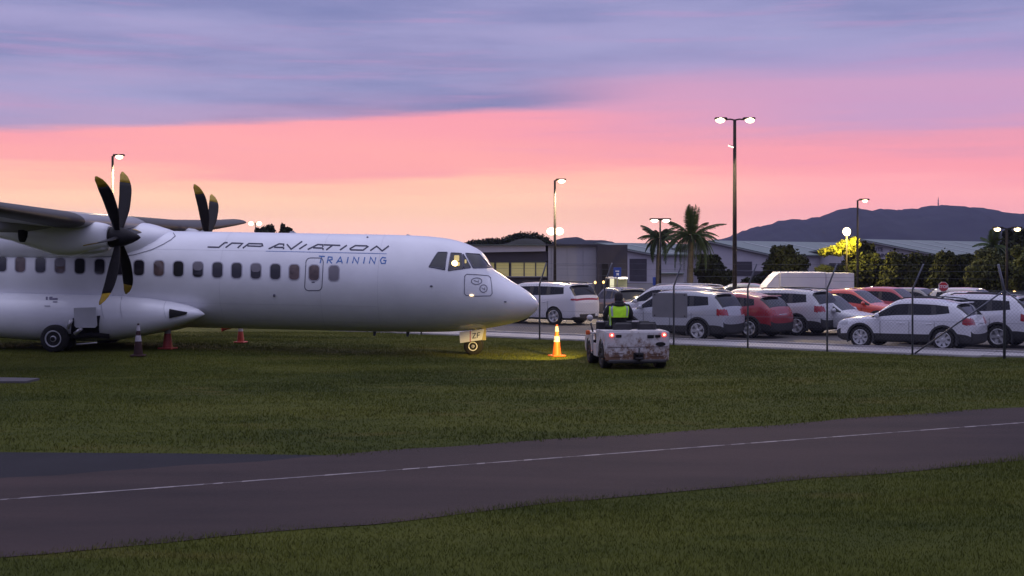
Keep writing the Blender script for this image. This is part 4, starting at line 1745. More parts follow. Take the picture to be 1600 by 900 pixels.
    # spoiler
    if kind != 'van':
        mb = MB()
        mb.bbox((L_ / 2 - (s_rr + .008) * L_, 0, zt_lin(s_rr) + .008), (.16, Wd * .66, .035), .012)
        mb.build('roof_spoiler', roofm or pm, t)
    return t


HD = (-.82, .572)
HR = (.572, .82)      # right-hand side of that heading


def by_rear(px, d, wb, wd, h=HD):
    x = (px - 800) / F * d
    r = (h[1], -h[0])
    return (x + h[0] * wb / 2 + r[0] * (wd / 2 - .12), d + h[1] * wb / 2 + r[1] * (wd / 2 - .12))


def by_front_right(px, d, wb, wd, h):
    x = (px - 800) / F * d
    r = (h[1], -h[0])
    return (x - h[0] * wb / 2 - r[0] * (wd / 2 - .12), d - h[1] * wb / 2 - r[1] * (wd / 2 - .12))


p_white = paint('white_car_paint', (.60, .60, .64))
p_white2 = paint('pearl_white_car_paint', (.58, .57, .60))
p_silver = paint('silver_car_paint', (.36, .37, .41))
p_silver2 = paint('pale_silver_car_paint', (.46, .46, .48))
p_red = paint('deep_red_car_paint', (.28, .016, .028))
p_orange = paint('bright_red_car_paint', (.55, .045, .02))
p_blackc = paint('black_car_paint', (.02, .02, .024))
p_greyc = paint('grey_car_paint', (.14, .145, .16))
p_bluec = paint('dark_blue_car_paint', (.03, .035, .06))

car('car', 'white compact crossover with black wheel arches nearest the fence', by_rear(1476, 41.5, 2.6, 1.8, HD), HD, 4.35, 1.82, 1.58, p_white, 2.6, .345, spokes=7, rail=True, kind='cuv', kick=.13, slant=.5)
car('car', 'white estate cut by the right edge beside the fence brace', by_rear(1562, 42.9, 2.75, 1.86, (-.80, .6)), (-.80, .6), 4.65, 1.88, 1.67, p_white, 2.75, .36)
car('car', 'silver estate car with five spoke wheels behind the grey board', by_rear(1093, 46.4, 2.67, 1.8, HD), HD, 4.60, 1.82, 1.70, p_silver, 2.67, .36, spokes=5, rail='metal')
car('car', 'deep red crossover between the two silver cars', by_rear(1173, 48.0, 2.7, 1.85, (-.78, .626)), (-.78, .626), 4.45, 1.82, 1.60, p_red, 2.7, .35, rail=False, kind='cuv', kick=.12, slant=.45)
car('car', 'silver crossover with lamp light on its pale roof beside the red car', by_rear(1247, 49.6, 2.7, 1.83, (-.78, .626)), (-.78, .626), 4.62, 1.83, 1.69, p_silver2, 2.7, .36)
car('car', 'white people carrier with full width tail light beyond the aircraft nose', by_rear(868, 57.2, 3.09, 2.0, (-.79, .613)), (-.79, .613), 5.15, 2.0, 1.78, p_white, 3.09, .37, kind='mpv', cladding=False, lightbar=True)
car('car', 'large white four wheel drive standing beyond the driver', by_rear(1085, 51.2, 2.85, 1.95, (-.86, .51)), (-.86, .51), 4.95, 1.96, 1.79, p_white2, 2.85, .38, rail='metal')
HB = (.80, -.6)
car('car', 'pale silver hatchback facing right behind the white crossover', by_front_right(1330, 49.4, 2.6, 1.76, HB), HB, 4.1, 1.77, 1.48, p_silver2, 2.6, .32, kind='hatch', cladding=False, rail=False)
car('car', 'bright red car facing right behind the pale hatchback', by_front_right(1372, 53.0, 2.6, 1.8, HB), HB, 4.3, 1.8, 1.58, p_orange, 2.6, .34, rail=False, kind='cuv')
car('car', 'black car with only its low roof showing behind the silver crossover', P(1268, 470, 59.5)[:2], (-.82, .572), 4.6, 1.84, 1.49, p_blackc, 2.7, .33, kind='hatch', cladding=False, rail=False)
car('car', 'dark car glimpsed between the people carrier and the driver', P(966, 470, 63)[:2], (-.35, .94), 4.3, 1.75, 1.46, p_blackc, 2.6, .33, kind='hatch', cladding=False, rail=False)
car('car', 'white hatchback with only its roof showing above the nearest crossover', P(1492, 470, 53.0)[:2], (-.82, .572), 4.3, 1.78, 1.52, p_white, 2.6, .33, kind='hatch', cladding=False, rail=False)
car('car', 'black car behind the white estate at the right', P(1558, 470, 49.5)[:2], (-.85, .53), 4.6, 1.84, 1.54, p_blackc, 2.7, .34, kind='hatch', cladding=False, rail=True)
car('car', 'light grey car farthest right in the second row', P(1618, 470, 52)[:2], (-.85, .53), 4.5, 1.82, 1.56, p_silver, 2.7, .34, rail=False)
car('car', 'pale car behind the red crossover and the lamp post', P(1165, 470, 60)[:2], (-.82, .572), 4.5, 1.82, 1.50, p_white2, 2.65, .33, kind='hatch', cladding=False, rail=False)
car('car', 'dark red car low in the row behind the bright red car', P(1395, 470, 58.5)[:2], (.80, -.6), 4.4, 1.8, 1.56, p_red, 2.6, .33, kind='hatch', cladding=False, rail=False)
car('car', 'dark grey hatchback in the far row left of the white van', P(1150, 470, 71)[:2], (-.9, .43), 4.1, 1.75, 1.48, p_greyc, 2.5, .32, kind='hatch', cladding=False, rail=False)

# small white box truck in the far row
m_box = M('truck_box_paint', (.56, .56, .60), .5, var=.06, vscale=1.2)
m_boxl = M('truck_door_panel', (.60, .60, .62), .55, var=.08, vscale=2)
DT = 63.0
vc = P(1259, 470, DT)
t = thing('box_truck', 'small white box truck with sloping wind deflector in front of the dark trees', 'truck', (vc.x, DT, 0.006))
def tx(px):
    return (px - 1259) / F * (DT - .9)
zt = ZH(425.5, DT - .9)
mb = MB()
mb.bbox(((tx(1212) + tx(1284)) / 2, 0, (zt + .62) / 2), (tx(1284) - tx(1212), 1.8, zt - .62), .03)
mb.build('box_body', m_box, t)
for k in range(4):
    z0 = .62 + (zt - .03 - .62) * k / 4
    z1 = .62 + (zt - .03 - .62) * (k + 1) / 4 - .012
    mb = MB()
    mb.box(((tx(1284.5) + tx(1328)) / 2, 0, (z0 + z1) / 2), (tx(1328) - tx(1284.5), 1.78, z1 - z0))
    mb.build('side_panel', m_boxl, t)
mb = MB()
mb.slab([(tx(1211.5), 1.30), (tx(1211.5), zt - .03), (tx(1205), zt - .18), (tx(1192), zt - .62), (tx(1189), 1.30)], -.82, .82)
mb.build('wind_deflector', m_box, t)
mb = MB()
mb.slab([(tx(1211.5), .45), (tx(1211.5), 1.29), (tx(1184), 1.29), (tx(1180), .95), (tx(1179), .45)], -.80, .80)
cabo = mb.build('cab', m_box, t)
mb = MB()
mb.box((tx(1197), -.805, 1.10), (.5, .02, .30))
mb.build('cab_window', m_glass_car, cabo)
mb = MB()
mb.box((tx(1181.5), 0, 1.12), (.03, 1.4, .30), ry=R(-18))
mb.build('windscreen', m_glass_car, cabo)
mb = MB()
mb.box((tx(1256), 0, .52), (tx(1326) - tx(1186), .8, .16))
mb.build('chassis', m_trim, t)
ty, ri = wheel_mesh(.28, .2, 5)
for px in (1195, 1308):
    for sy in (-1, 1):
        w_ = link('wheel', ty, t, (tx(px), sy * .72, .28), (0, 0, 0 if sy > 0 else math.pi))
        link('rim', ri, w_)

# ------------------------------------------------------------------ traffic cones
m_corange = M('cone_orange', (.62, .12, .012), .5, var=.18, vscale=5)
m_cred = M('cone_faded_red', (.42, .055, .04), .55, var=.2, vscale=5)
m_cdark = M('cone_dirty_brown', (.035, .010, .009), .8, var=.3, vscale=6)
m_band = M('reflective_band', (.72, .70, .66), .4, var=.06, vscale=6)
m_bandd = M('dirty_reflective_band', (.42, .39, .42), .6, var=.2, vscale=6)


def cone(px, py, h, body, band, label, topmat=None):
    g = G(px, py)
    t = thing('traffic_cone', label, 'traffic cone', (g.x, g.y, .008 + float(lift(g.x, g.y))), rng.uniform(-.5, .5), group='traffic cones around the aircraft')
    mb = MB()
    mb.bbox((0, 0, .025), (.40 * h / .9, .40 * h / .9, .05), .02)
    mb.build('base', body, t)
    rad = lambda z: (.135 - .105 * z / h) * (h / .9)
    cuts = [(.05, .46, body), (.46, .64, band), (.64, .78, body), (.78, .95, topmat or band), (.95, 1.0, body)]
    for a, b, m in cuts:
        mb = MB()
        z0, z1 = a * h, b * h
        e = .004 if m in (band, topmat) else 0
        mb.lathe([(rad(z0) + e, z0), (rad(z1) + e, z1)], n=20, caps=(b == 1.0))
        mb.build('band' if m in (band, topmat) else 'cone_body', m, t)
    return t


cone(870, 557.5, .92, m_corange, m_band, 'bright orange cone with two white bands lit by the tow tractor')
cone(216, 565, .90, m_cdark, m_bandd, 'dirty dark brown cone with pale bands in front of the main wheels')
cone(262, 554.5, 1.0, m_cred, m_bandd, 'tall red cone with grey bands below the pointed side fairing', M('cone_top_grey', (.2, .14, .17), .6))
cone(376, 542.5, .80, m_cred, m_bandd, 'small red cone standing on the far grass under the aircraft belly')
g = G(347, 517.5)
t = thing('traffic_cone', 'red cone lying far beyond the belly with only its side showing', 'traffic cone', (g.x, g.y, .15 + float(lift(g.x, g.y))), group='traffic cones around the aircraft', rot=(0, R(84), R(12)))
mb = MB()
mb.lathe([(.16, 0), (.12, .16), (.03, .74)], n=16)
mb.build('cone_body', m_cred, t)
mb = MB()
mb.box((0, 0, -.02), (.40, .40, .04))
mb.build('base', m_cred, t)

car('car', 'grey car in the far row in front of the tubular gate', P(1437, 470, 60)[:2], (.80, -.6), 4.3, 1.78, 1.50, p_greyc, 2.6, .33, kind='hatch', cladding=False, rail=False)
car('car', 'silver car in the far row right of the stop sign', P(1522, 470, 59)[:2], (.80, -.6), 4.4, 1.8, 1.52, p_silver, 2.6, .33, kind='hatch', cladding=False, rail=False)
car('car', 'dark blue car in the far row right of the tallest lamp post', P(1205, 470, 66)[:2], (-.82, .572), 4.4, 1.8, 1.46, p_bluec, 2.6, .33, kind='hatch', cladding=False, rail=False)

# ------------------------------------------------------------------ tow tractor
m_tug = M('chipped_white_tug_paint', (.46, .43, .43), .55, var=.12, vscale=3)


def rusty(name, base, rust, scale, lo, hi, low_bias=0.0):
    """painted steel with rust breaking through in patches"""
    m = bpy.data.materials.new(name)
    m.use_nodes = True
    t = m.node_tree
    b = t.nodes['Principled BSDF']
    b.inputs['Roughness'].default_value = .6
    co = t.nodes.new('ShaderNodeTexCoord')
    n1 = t.nodes.new('ShaderNodeTexNoise')
    n1.inputs['Scale'].default_value = scale
    n1.inputs['Detail'].default_value = 8
    n1.inputs['Roughness'].default_value = .7
    t.links.new(co.outputs['Object'], n1.inputs['Vector'])
    sp = t.nodes.new('ShaderNodeSeparateXYZ')
    t.links.new(co.outputs['Object'], sp.inputs[0])
    ad = t.nodes.new('ShaderNodeMath')
    ad.operation = 'MULTIPLY_ADD'
    t.links.new(sp.outputs[2], ad.inputs[0])
    ad.inputs[1].default_value = -low_bias
    t.links.new(n1.outputs[0], ad.inputs[2])
    rp = t.nodes.new('ShaderNodeValToRGB')
    rp.color_ramp.elements[0].position = lo
    rp.color_ramp.elements[1].position = hi
    rp.color_ramp.elements[0].color = (*base, 1)
    rp.color_ramp.elements[1].color = (*rust, 1)
    e = rp.color_ramp.elements.new((lo + hi) / 2)
    e.color = (*[(a * .6 + c * .4) for a, c in zip(base, rust)], 1)
    t.links.new(ad.outputs[0], rp.inputs[0])
    t.links.new(rp.outputs[0], b.inputs['Base Color'])
    return m


m_rust = rusty('rust_streaked_white_panel', (.56, .53, .54), (.15, .078, .045), 5.5, .24, .44, .30)
m_tugd = M('tug_dark_steel', (.03, .028, .03), .6, var=.3, vscale=6)
m_vinyl = M('black_vinyl_seat', (.03, .028, .03), .5, var=.2, vscale=8)
TH = math.atan2(.99, -.135)
tr = G(996, 577.5)
tugL, tugW = 2.75, 1.66
hx_, hy_ = math.cos(TH), math.sin(TH)
tc_ = (tr.x + hx_ * tugL / 2, tr.y + hy_ * tugL / 2)
tug = thing('tow_tractor', 'chipped and rusty white tow tractor with lit red tail lights seen from behind', 'tow tractor', (tc_[0], tc_[1], 0.0), TH)
hw = tugW / 2
RX = -tugL / 2
# rear block with a bevelled rear plate, arches open at the sides
mb = MB()
mb.bbox((RX + .50, 0, .62), (.96, tugW - .46, .70), .03)
mb.build('chassis', m_tugd, tug)
mb = MB()
mb.bbox((RX + .035, 0, .60), (.07, tugW, .76), .03)
rp_ = mb.build('rear_panel', m_rust, tug)
mb = MB()
mb.bbox((RX + .52, 0, .955), (.90, tugW - .02, .05), .015)
mb.build('rear_deck', m_tug, tug)
for sy in (-1, 1):
    # side plate with the wheel arch cut in its lower edge
    pts = [(RX + .075, .95), (RX + .075, .34), (RX + .17, .30)]
    for k in range(11):
        a = R(180 - 18 * k)
        pts.append((RX + .55 + .39 * math.cos(a), .36 + .40 * math.sin(a)))
    pts += [(RX + .98, .30), (RX + 1.05, .40), (RX + 1.0, .93)]
    mb = MB()
    mb.slab(pts, sy * hw - .025, sy * hw + .005)
    mb.build('rear_fender', m_rust, tug)
    # low running board and front mudguard
    mb = MB()
    mb.bbox((RX + 1.40, sy * (hw - .16), .36), (.72, .34, .07), .015)
    mb.build('running_board', m_tugd, tug)
    pts = [(RX + 1.74, .30), (RX + 1.74, .80), (RX + 2.62, .80), (RX + 2.74, .66), (RX + 2.74, .44)]
    for k in range(11):
        a = R(0 + 18 * k)
        pts.append((RX + 2.24 + .37 * math.cos(a), .32 + .37 * math.sin(a)))
    mb = MB()
    mb.slab(pts, sy * hw - .03, sy * hw + .008)
    mb.build('front_fender', m_tug, tug)
    # wheels
    for x, r in ((RX + .55, .335), (RX + 2.24, .32)):
        ty, ri = wheel_mesh(r, .24, 6, m_tugd)
        w_ = link('wheel', ty, tug, (x, sy * (hw - .12), r - .012), (0, 0, 0 if sy > 0 else math.pi))
        link('rim', ri, w_)
mb = MB()
mb.bbox((RX + 2.24, 0, .58), (1.0, tugW - .5, .48), .05)
mb.bbox((RX + 2.24, 0, .835), (1.04, tugW - .02, .06), .02)
mb.build('bonnet', m_tug, tug)
mb = MB()
mb.box((RX + 1.40, 0, .36), (.80, tugW - .66, .08))
mb.build('footwell', m_tugd, tug)
mb = MB()
mb.bbox((RX + 1.72, 0, .98), (.10, tugW - .20, .36), .03)
mb.build('dashboard', m_tugd, tug)
# white upright beside the step on the left
mb = MB()
mb.bbox((RX + 1.06, hw - .02, .62), (.10, .09, .72), .02)
mb.build('side_post', m_tug, tug)
mb = MB()
mb.bbox((RX + 1.28, hw + .01, .44), (.34, .04, .34), .015)
mb.build('step_plate', m_tug, tug)
# rear details
for px, mat, w, h, dy in ((955, 'tail', .105, .085, 0), (1038.5, 'tail', .105, .085, 0)):
    y = -(px - 996) / F * tr.y
    mb = MB()
    mb.bbox((RX - .012, y, .885), (.04, w, h), .015)
    mb.build('tail_light', M('lit_tail_light', (.5, .02, .02), .3, emit=(1, .06, .05), estr=2.2), tug)
    mb = MB()
    mb.ell((RX - .03, y, .885), (.022, .03, .028), 10, 6)
    mb.build('tail_bulb', M('lit_tail_bulb', (1, .4, .3), .3, emit=(1, .42, .26), estr=6), tug)
for px, py, w, h in ((966, 525, .15, .07), (1017, 526, .17, .085), (1028.5, 525.5, .14, .07)):
    mb = MB()
    mb.bbox((RX - .005, -(px - 996) / F * tr.y, ZH(py, tr.y)), (.03, w, h), .012)
    mb.build('lamp_socket', m_dark, tug)
mb = MB()
mb.lathe([(.13, 0), (.13, .02), (.001, .021)], (0, 0, 0), 'X', 20)
o = mb.build('round_cap_slot', m_dark, tug, (RX - .012, -(1033 - 996) / F * tr.y, ZH(538, tr.y)))
o.scale = (1, 1, .42)
mb = MB()
mb.bbox((RX + .002, -(996.5 - 996) / F * tr.y - .02, ZH(560, tr.y)), (.03, .27, .28), .01)
mb.build('hitch_recess', m_dark, tug)
mb = MB()
mb.box((RX - .10, -.02, .30), (.18, .16, .04))
mb.box((RX - .10, -.02, .42), (.18, .16, .04))
mb.lathe([(.022, .22), (.022, .56)], (RX - .12, -.02, 0), n=10)
mb.build('tow_hitch', m_tugd, tug)
for px, py, w, h in ((965, 557, .36, .012), (965, 552, .30, .010), (1027, 557, .34, .012), (1027, 553, .30, .010), (996, 542, tugW * .96, .008)):
    mb = MB()
    mb.box((RX - .004, -(px - 996) / F * tr.y, ZH(py, tr.y)), (.016, w, h))
    mb.build('weld_seam', M('rust_brown', (.10, .05, .04), .8, var=.3, vscale=9), tug)
mb = MB()
mb.bbox((RX + .05, 0, .21), (.16, tugW * .92, .10), .03)
mb.build('rear_bumper', m_tugd, tug)
# seats with pale rail ends
for y in (.24, -.42):
    mb = MB()
    mb.bbox((RX + .98, y, .90), (.46, .48, .14), .05)
    st_ = mb.build('seat', m_vinyl, tug)
    mb = MB()
    mb.bbox((RX + .72, y, 1.03), (.12, .50, .30), .05)
    mb.build('backrest', m_vinyl, st_)
for px in (934, 990):
    mb = MB()
    y = -(px - 984) / F * 35.6
    mb.tube([(RX + .66, y - .09, 1.20), (RX + .66, y + .09, 1.20)], .020, 8)
    mb.build('seat_rail', m_tug, tug)
mb = MB()
mb.tube([(RX + 1.70, .24, .95), (RX + 1.50, .24, 1.18)], .03, 8)
mb.tube([(RX + 1.50 + .08 * math.sin(a) * .6, .24 + .19 * math.cos(a), 1.18 + .17 * math.sin(a)) for a in [2 * math.pi * k / 18 for k in range(19)]], .016, 6, caps=False)
mb.build('steering_wheel', m_vinyl, tug)
mb = MB()
mb.tube([(RX + .62, -.58, .97), (RX + .62, -.58, 1.12)], .008, 6)
mb.build('aerial', m_tugd, tug)
# orange reflector and work lamp on the left
mb = MB()
mb.bbox((RX + 2.1, hw + .05, .84), (.05, .12, .12), .02)
mb.build('side_reflector', M('orange_reflector', (.6, .10, .02), .3, var=.1), tug)
mb = MB()
mb.tube([(RX + 1.86, hw - .05, .82), (RX + 1.86, hw + .02, 1.10)], .022, 8)
lb = mb.build('work_lamp_bracket', m_tugd, tug)
mb = MB()
mb.lathe([(.03, -.06), (.07, -.03), (.085, .05), (.088, .07)], (RX + 1.86, hw + .03, 1.24), 'X', 18)
wl = mb.build('work_lamp', m_tug, tug)
mb = MB()
mb.lathe([(.08, .071), (.001, .075)], (RX + 1.86, hw + .03, 1.24), 'X', 18)
mb.build('lamp_glass', m_bulbY, wl)
tug_world = Matrix.Translation((tc_[0], tc_[1], 0)) @ Matrix.Rotation(TH, 4, 'Z')
lp = tug_world @ Vector((RX + 2.02, hw + .06, 1.26))
tl = tug_world.inverted() @ Vector((.55, 39.4, .0))
wlt = spot('work_light', (RX + 2.02, hw + .06, 1.24), tl, 1500, (1, .68, .13), R(38), tug, .04, .7)
wlt.scale = (1.9, 1, 1)

# ------------------------------------------------------------------ driver
m_skinp = M('weathered_skin', (.36, .2, .14), .55, spec=.4)
m_jack = M('black_work_jacket', (.016, .015, .018), .8, var=.25, vscale=18, bump=.4, bscale=40)
m_vest = M('lime_high_visibility_vest', (.48, .92, .02), .7, var=.12, vscale=14, bump=.3, bscale=30, emit=None)
m_refl = M('grey_reflective_tape', (.34, .38, .40), .4)
m_trou = M('dark_work_trousers', (.02, .02, .026), .85, var=.2, vscale=15)
m_hat = M('dark_knit_hat', (.022, .018, .02), .9, var=.3, vscale=30, bump=.5, bscale=90)
dp = tug_world @ Vector((RX + .98, .24, 0))
px_off = ((966.5 - 800) / F * dp.y - dp.x)
man = thing('person', 'driver in black jacket and lime vest seated on the tow tractor seen from behind', 'person', (dp.x + px_off, dp.y, .955), TH)
man.scale = (1.1, 1.25, 1.12)


def skin_body(name, verts, edges, mats, parent, sub=2):
    me = bpy.data.meshes.new(name + '_cage')
    me.from_pydata([v[:3] for v in verts], edges, [])
    o = bpy.data.objects.new('tmp', me)
    COL.objects.link(o)
    sk = o.modifiers.new('skin', 'SKIN')
    sk.use_smooth_shade = True
    for i, v in enumerate(verts):
        r = v[3]
        me.skin_vertices[0].data[i].radius = r if isinstance(r, tuple) else (r, r)
        me.skin_vertices[0].data[i].use_root = (i == 0)
    ss = o.modifiers.new('sub', 'SUBSURF')
    ss.levels = ss.render_levels = sub
    ev = evaluated(o)
    bpy.data.objects.remove(o)
    ev.name = name
    ev.materials.clear()
    for m in (mats if isinstance(mats, list) else [mats]):
        ev.materials.append(m)
    for p in ev.polygons:
        p.use_smooth = True
    return link(name, ev, parent)


# local frame: x forward, y left, origin on the seat cushion
V = [(0, 0, .10, (.145, .17)), (.0, 0, .24, (.125, .165)), (-.01, 0, .38, (.125, .185)), (-.01, 0, .50, (.115, .19)), (0, 0, .585, (.075, .10)), (.02, 0, .655, .058),   # spine to neck
     (0, .19, .545, .082), (.03, .265, .40, .064), (.12, .275, .26, .056), (.28, .20, .26, .046), (.38, .15, .285, .036),     # left arm
     (0, -.19, .545, .082), (.03, -.265, .40, .064), (.12, -.275, .26, .056), (.28, -.20, .26, .046), (.38, -.15, .285, .036),
     (.05, .10, .09, .10), (.26, .13, .10, .085), (.46, .15, .09, .068), (.50, .15, -.16, .056), (.52, .15, -.42, .045), (.62, .15, -.475, .045),
     (.05, -.10, .09, .10), (.26, -.13, .10, .085), (.46, -.15, .09, .068), (.50, -.15, -.16, .056), (.52, -.15, -.42, .045), (.62, -.15, -.475, .045)]
E = [(0, 1), (1, 2), (2, 3), (3, 4), (4, 5), (3, 6), (6, 7), (7, 8), (8, 9), (9, 10), (3, 11), (11, 12), (12, 13), (13, 14), (14, 15), (0, 16), (16, 17), (17, 18), (18, 19), (19, 20), (20, 21), (0, 22), (22, 23), (23, 24), (24, 25), (25, 26), (26, 27)]
skin_body('body', V, E, m_jack, man)
# hands closed on the wheel: palm, four fingers and a thumb each
for sy in (-1, 1):
    hv = [(.38, sy * .15, .285, .030), (.42, sy * .14, .295, .034), (.455, sy * .135, .30, .032)]
    he = [(0, 1), (1, 2)]
    for f, (dy, ln_) in enumerate(((-.027, .036), (-.009, .042), (.009, .039), (.027, .031))):
        b = len(hv)
        y = sy * .135 + dy
        hv += [(.47, y, .305, .0095), (.47 + ln_ * .8, y, .295, .009), (.47 + ln_ * .75, y, .262, .0085), (.462, y, .250, .008)]
        he += [(2, b), (b, b + 1), (b + 1, b + 2), (b + 2, b + 3)]
    b = len(hv)
    y = sy * (.135 - .036)
    hv += [(.43, y, .30, .011), (.455, y - sy * .012, .285, .010), (.462, y - sy * .008, .262, .009)]
    he += [(1, b), (b, b + 1), (b + 1, b + 2)]
    skin_body('hand', hv, he, m_skinp, man, 1)
# head with face, ears; hair and hat as its own pieces
mb = MB()
rings = []
for z, rx_, ry_, ox in ((-.125, .045, .04, .035), (-.105, .075, .055, .03), (-.07, .088, .066, .018), (-.02, .095, .074, .005), (.03, .10, .078, 0), (.075, .097, .075, -.004), (.11, .075, .06, -.008), (.128, .03, .025, -.01)):
    rings.append([(ox + rx_ * math.cos(a), ry_ * math.sin(a), z) for a in [2 * math.pi * k / 20 for k in range(20)]])
mb.loft(rings)
mb.ell((.108, 0, -.035), (.022, .014, .028), 8, 6)
for sy in (-1, 1):
    mb.ell((-.005, sy * .08, -.02), (.022, .010, .034), 10, 6)
hdm = mb.build('head', m_skinp, man, (.02, 0, .735))
hdm.scale = (1.12, 1.0, 1.05)
mb = MB()
for sy in (-1, 1):
    mb.ell((.088, sy * .032, .0), (.014, .016, .010), 8, 6)
mb.build('eye', M('eye_white', (.5, .5, .5), .3), hdm)
mb = MB()
mb.ell((.094, 0, -.075), (.012, .026, .007), 10, 6)
mb.build('mouth', M('lip', (.25, .09, .08), .5), hdm)
mb = MB()
rings = []
for z, k in ((-.075, .8), (-.02, 1.10), (.04, 1.15), (.09, 1.13), (.125, .9), (.148, .45), (.155, .05)):
    rings.append([(-.012 + .094 * k * math.cos(a) - (.02 if z < 0 else 0), .076 * k * math.sin(a), z + (.05 * max(0, math.cos(a)) if z < .06 else 0)) for a in [2 * math.pi * i / 24 for i in range(24)]])
mb.loft(rings)
mb.build('knit_hat', m_hat, hdm)
# hood bunched behind the neck and collar
mb = MB()
mb.ell((-.07, 0, .60), (.085, .135, .062), 18, 10)
mb.ell((-.085, 0, .655), (.06, .10, .055), 16, 8)
mb.tube([(-.05, .13, .585), (.03, .12, .60), (.09, .05, .60), (.09, -.05, .60), (.03, -.12, .60), (-.05, -.13, .585)], .045, 8)
mb.build('jacket_hood', m_jack, man)
# vest: a shell standing off the jacket, open in front, down to the waist at the sides
VR = [(.20, .190, .155), (.27, .198, .155), (.35, .208, .155), (.43, .218, .152), (.50, .226, .140), (.555, .212, .115), (.595, .150, .095)]


def vest_shell(nm, mat, z0, z1, a0, a1, grow):
    mb = MB()
    rows = []
    m_ = 8
    for j in range(m_ + 1):
        z = z0 + (z1 - z0) * j / m_
        ry_ = interp([(q[0], q[1]) for q in VR], z) + grow
        rx_ = interp([(q[0], q[2]) for q in VR], z) + grow
        rows.append([(-.01 + rx_ * math.cos(a), ry_ * math.sin(a), z) for a in [R(a0 + (a1 - a0) * i / 24) for i in range(25)]])
    mb.loft(rows, caps=False, closed=False)
    return mb.build(nm, mat, man)


v1 = vest_shell('safety_vest', m_vest, .305, .595, 40, 320, .0)
for a in (133, 227):
    s1 = vest_shell('reflective_strip', m_refl, .33, .575, a - 7, a + 7, .006)
for sgn in (1, -1):
    a0, a1 = (60, 118) if sgn > 0 else (242, 300)
    vest_shell('vest_side', m_vest, .12, .334, a0, a1, .004) if sgn > 0 else None
s3 = vest_shell('reflective_strip', m_refl, .10, .33, 106, 114, .010)
for o in [c for c in man.children if c.name.startswith('reflective_strip')]:
    pass

# ------------------------------------------------------------------ buildings
m_wallw = M('pale_wall_cladding', (.44, .42, .46), .7, var=.05, vscale=.6)
m_wallg = M('grey_wall_panel', (.30, .30, .34), .7, var=.05, vscale=.6)
m_char = M('charcoal_cladding', (.045, .04, .052), .65, var=.15, vscale=.8)
m_roofg = M('green_grey_roof_sheet', (.13, .16, .15), .6, var=.1, vscale=.5)
m_sky_l = M('translucent_roof_sheet', (.30, .32, .32), .5)
m_litw = M('lit_blind_window', (.35, .3, .14), .6, emit=(.42, .36, .15), estr=.42)
m_mull = M('window_mullion', (.10, .095, .11), .5)
DB = 95.0


def bx(mb, x0, x1, y0, y1, d, depth, mi=0):
    """box whose front face fills the photo rectangle at distance d"""
    X0, X1 = (x0 - 800) / F * d, (x1 - 800) / F * d
    z0, z1 = ZH(y1, d), ZH(y0, d)
    mb.box(((X0 + X1) / 2, d + depth / 2, (z0 + z1) / 2), (X1 - X0, depth, z1 - z0), 0, mi)


t = thing('office_building', 'low dark office building with yellow lit windows and a grey end panel', 'building', (0, 0, 0))
mb = MB()
bx(mb, 560, 855, 412, 466, DB + .25, 9)
mb.build('wall', m_char, t)
mb = MB()
d1 = DB - .5
X = lambda px, d: (px - 800) / F * d
pts = [(X(560, d1), ZH(398, d1)), (X(852.5, d1), ZH(392.5, d1)), (X(852.5, d1), ZH(383.5, d1)), (X(560, d1), ZH(385, d1))]
mb.slab(pts, d1, d1 + 10)
mb.build('roof_fascia', m_wallw, t)
mb = MB()
d1 = DB - .2
pts = [(X(560, d1), ZH(415, d1)), (X(856, d1), ZH(408, d1)), (X(856, d1), ZH(392.6, d1)), (X(560, d1), ZH(398.2, d1))]
mb.slab(pts, d1, d1 + 9)
mb.build('dark_band', m_char, t)
mb = MB()
bx(mb, 560, 852, 382.2, 383.4, DB - .7, 11)
mb.build('roof', m_roofg, t)
for i, (a, b) in enumerate(((706, 728), (730, 752), (754, 772), (775.5, 795), (799, 818), (820, 836), (838, 854))):
    mb = MB()
    bx(mb, a, b, 410.5, 431.5, DB + .12, .10)
    w_ = mb.build('window', m_litw, t)
    mb = MB()
    for k in range(1, 5):
        bx(mb, a, b, 410.5 + k * 4.2, 410.5 + k * 4.2 + .35, DB + .10, .02)
    w_['kind'] = 'thing'
    mb.build('blind_slat', M('blind_slat_paint', (.4, .36, .2), .6), w_)
    mb = MB()
    bx(mb, a - 1.6, a, 409.5, 432.5, DB + .04, .2)
    mb.build('mullion', m_mull, t)
mb = MB()
bx(mb, 700, 856, 431.8, 433.2, DB + .02, .2)
mb.build('window_sill', m_wallg, t)
mb = MB()
bx(mb, 856.5, 861, 383.5, 466, DB - .4, 9)
mb.build('corner_post', m_wallg, t)
k0 = [857.0, 886, 911, 932.5]
for a, b in zip(k0, k0[1:]):
    for c, e in ((384, 414), (414.4, 466)):
        mb = MB()
        bx(mb, a + .12 + (4.2 if a == 857.0 else 0), b - .12, c, e, DB - .35, 8.5)
        mb.build('wall_panel', m_wallg, t)
mb = MB()
bx(mb, 852.5, 940, 381.5, 383.8, DB - .6, 10)
mb.build('parapet', m_char, t)
mb = MB()
bx(mb, 933, 980.5, 382.5, 470, DB - 1.2, 11)
blk = mb.build('entrance_block', m_char, t)
mb = MB()
bx(mb, 941, 950, 412, 470, DB - 1.3, .12)
mb.build('door', m_dark, blk)

# row of gabled hangars
DH = 150.0
ha_ = R(40)
aR = Vector((math.sin(ha_), math.cos(ha_)))      # ridge runs this way, away and to the right
aG = Vector((math.cos(ha_), -math.sin(ha_)))     # along the gable


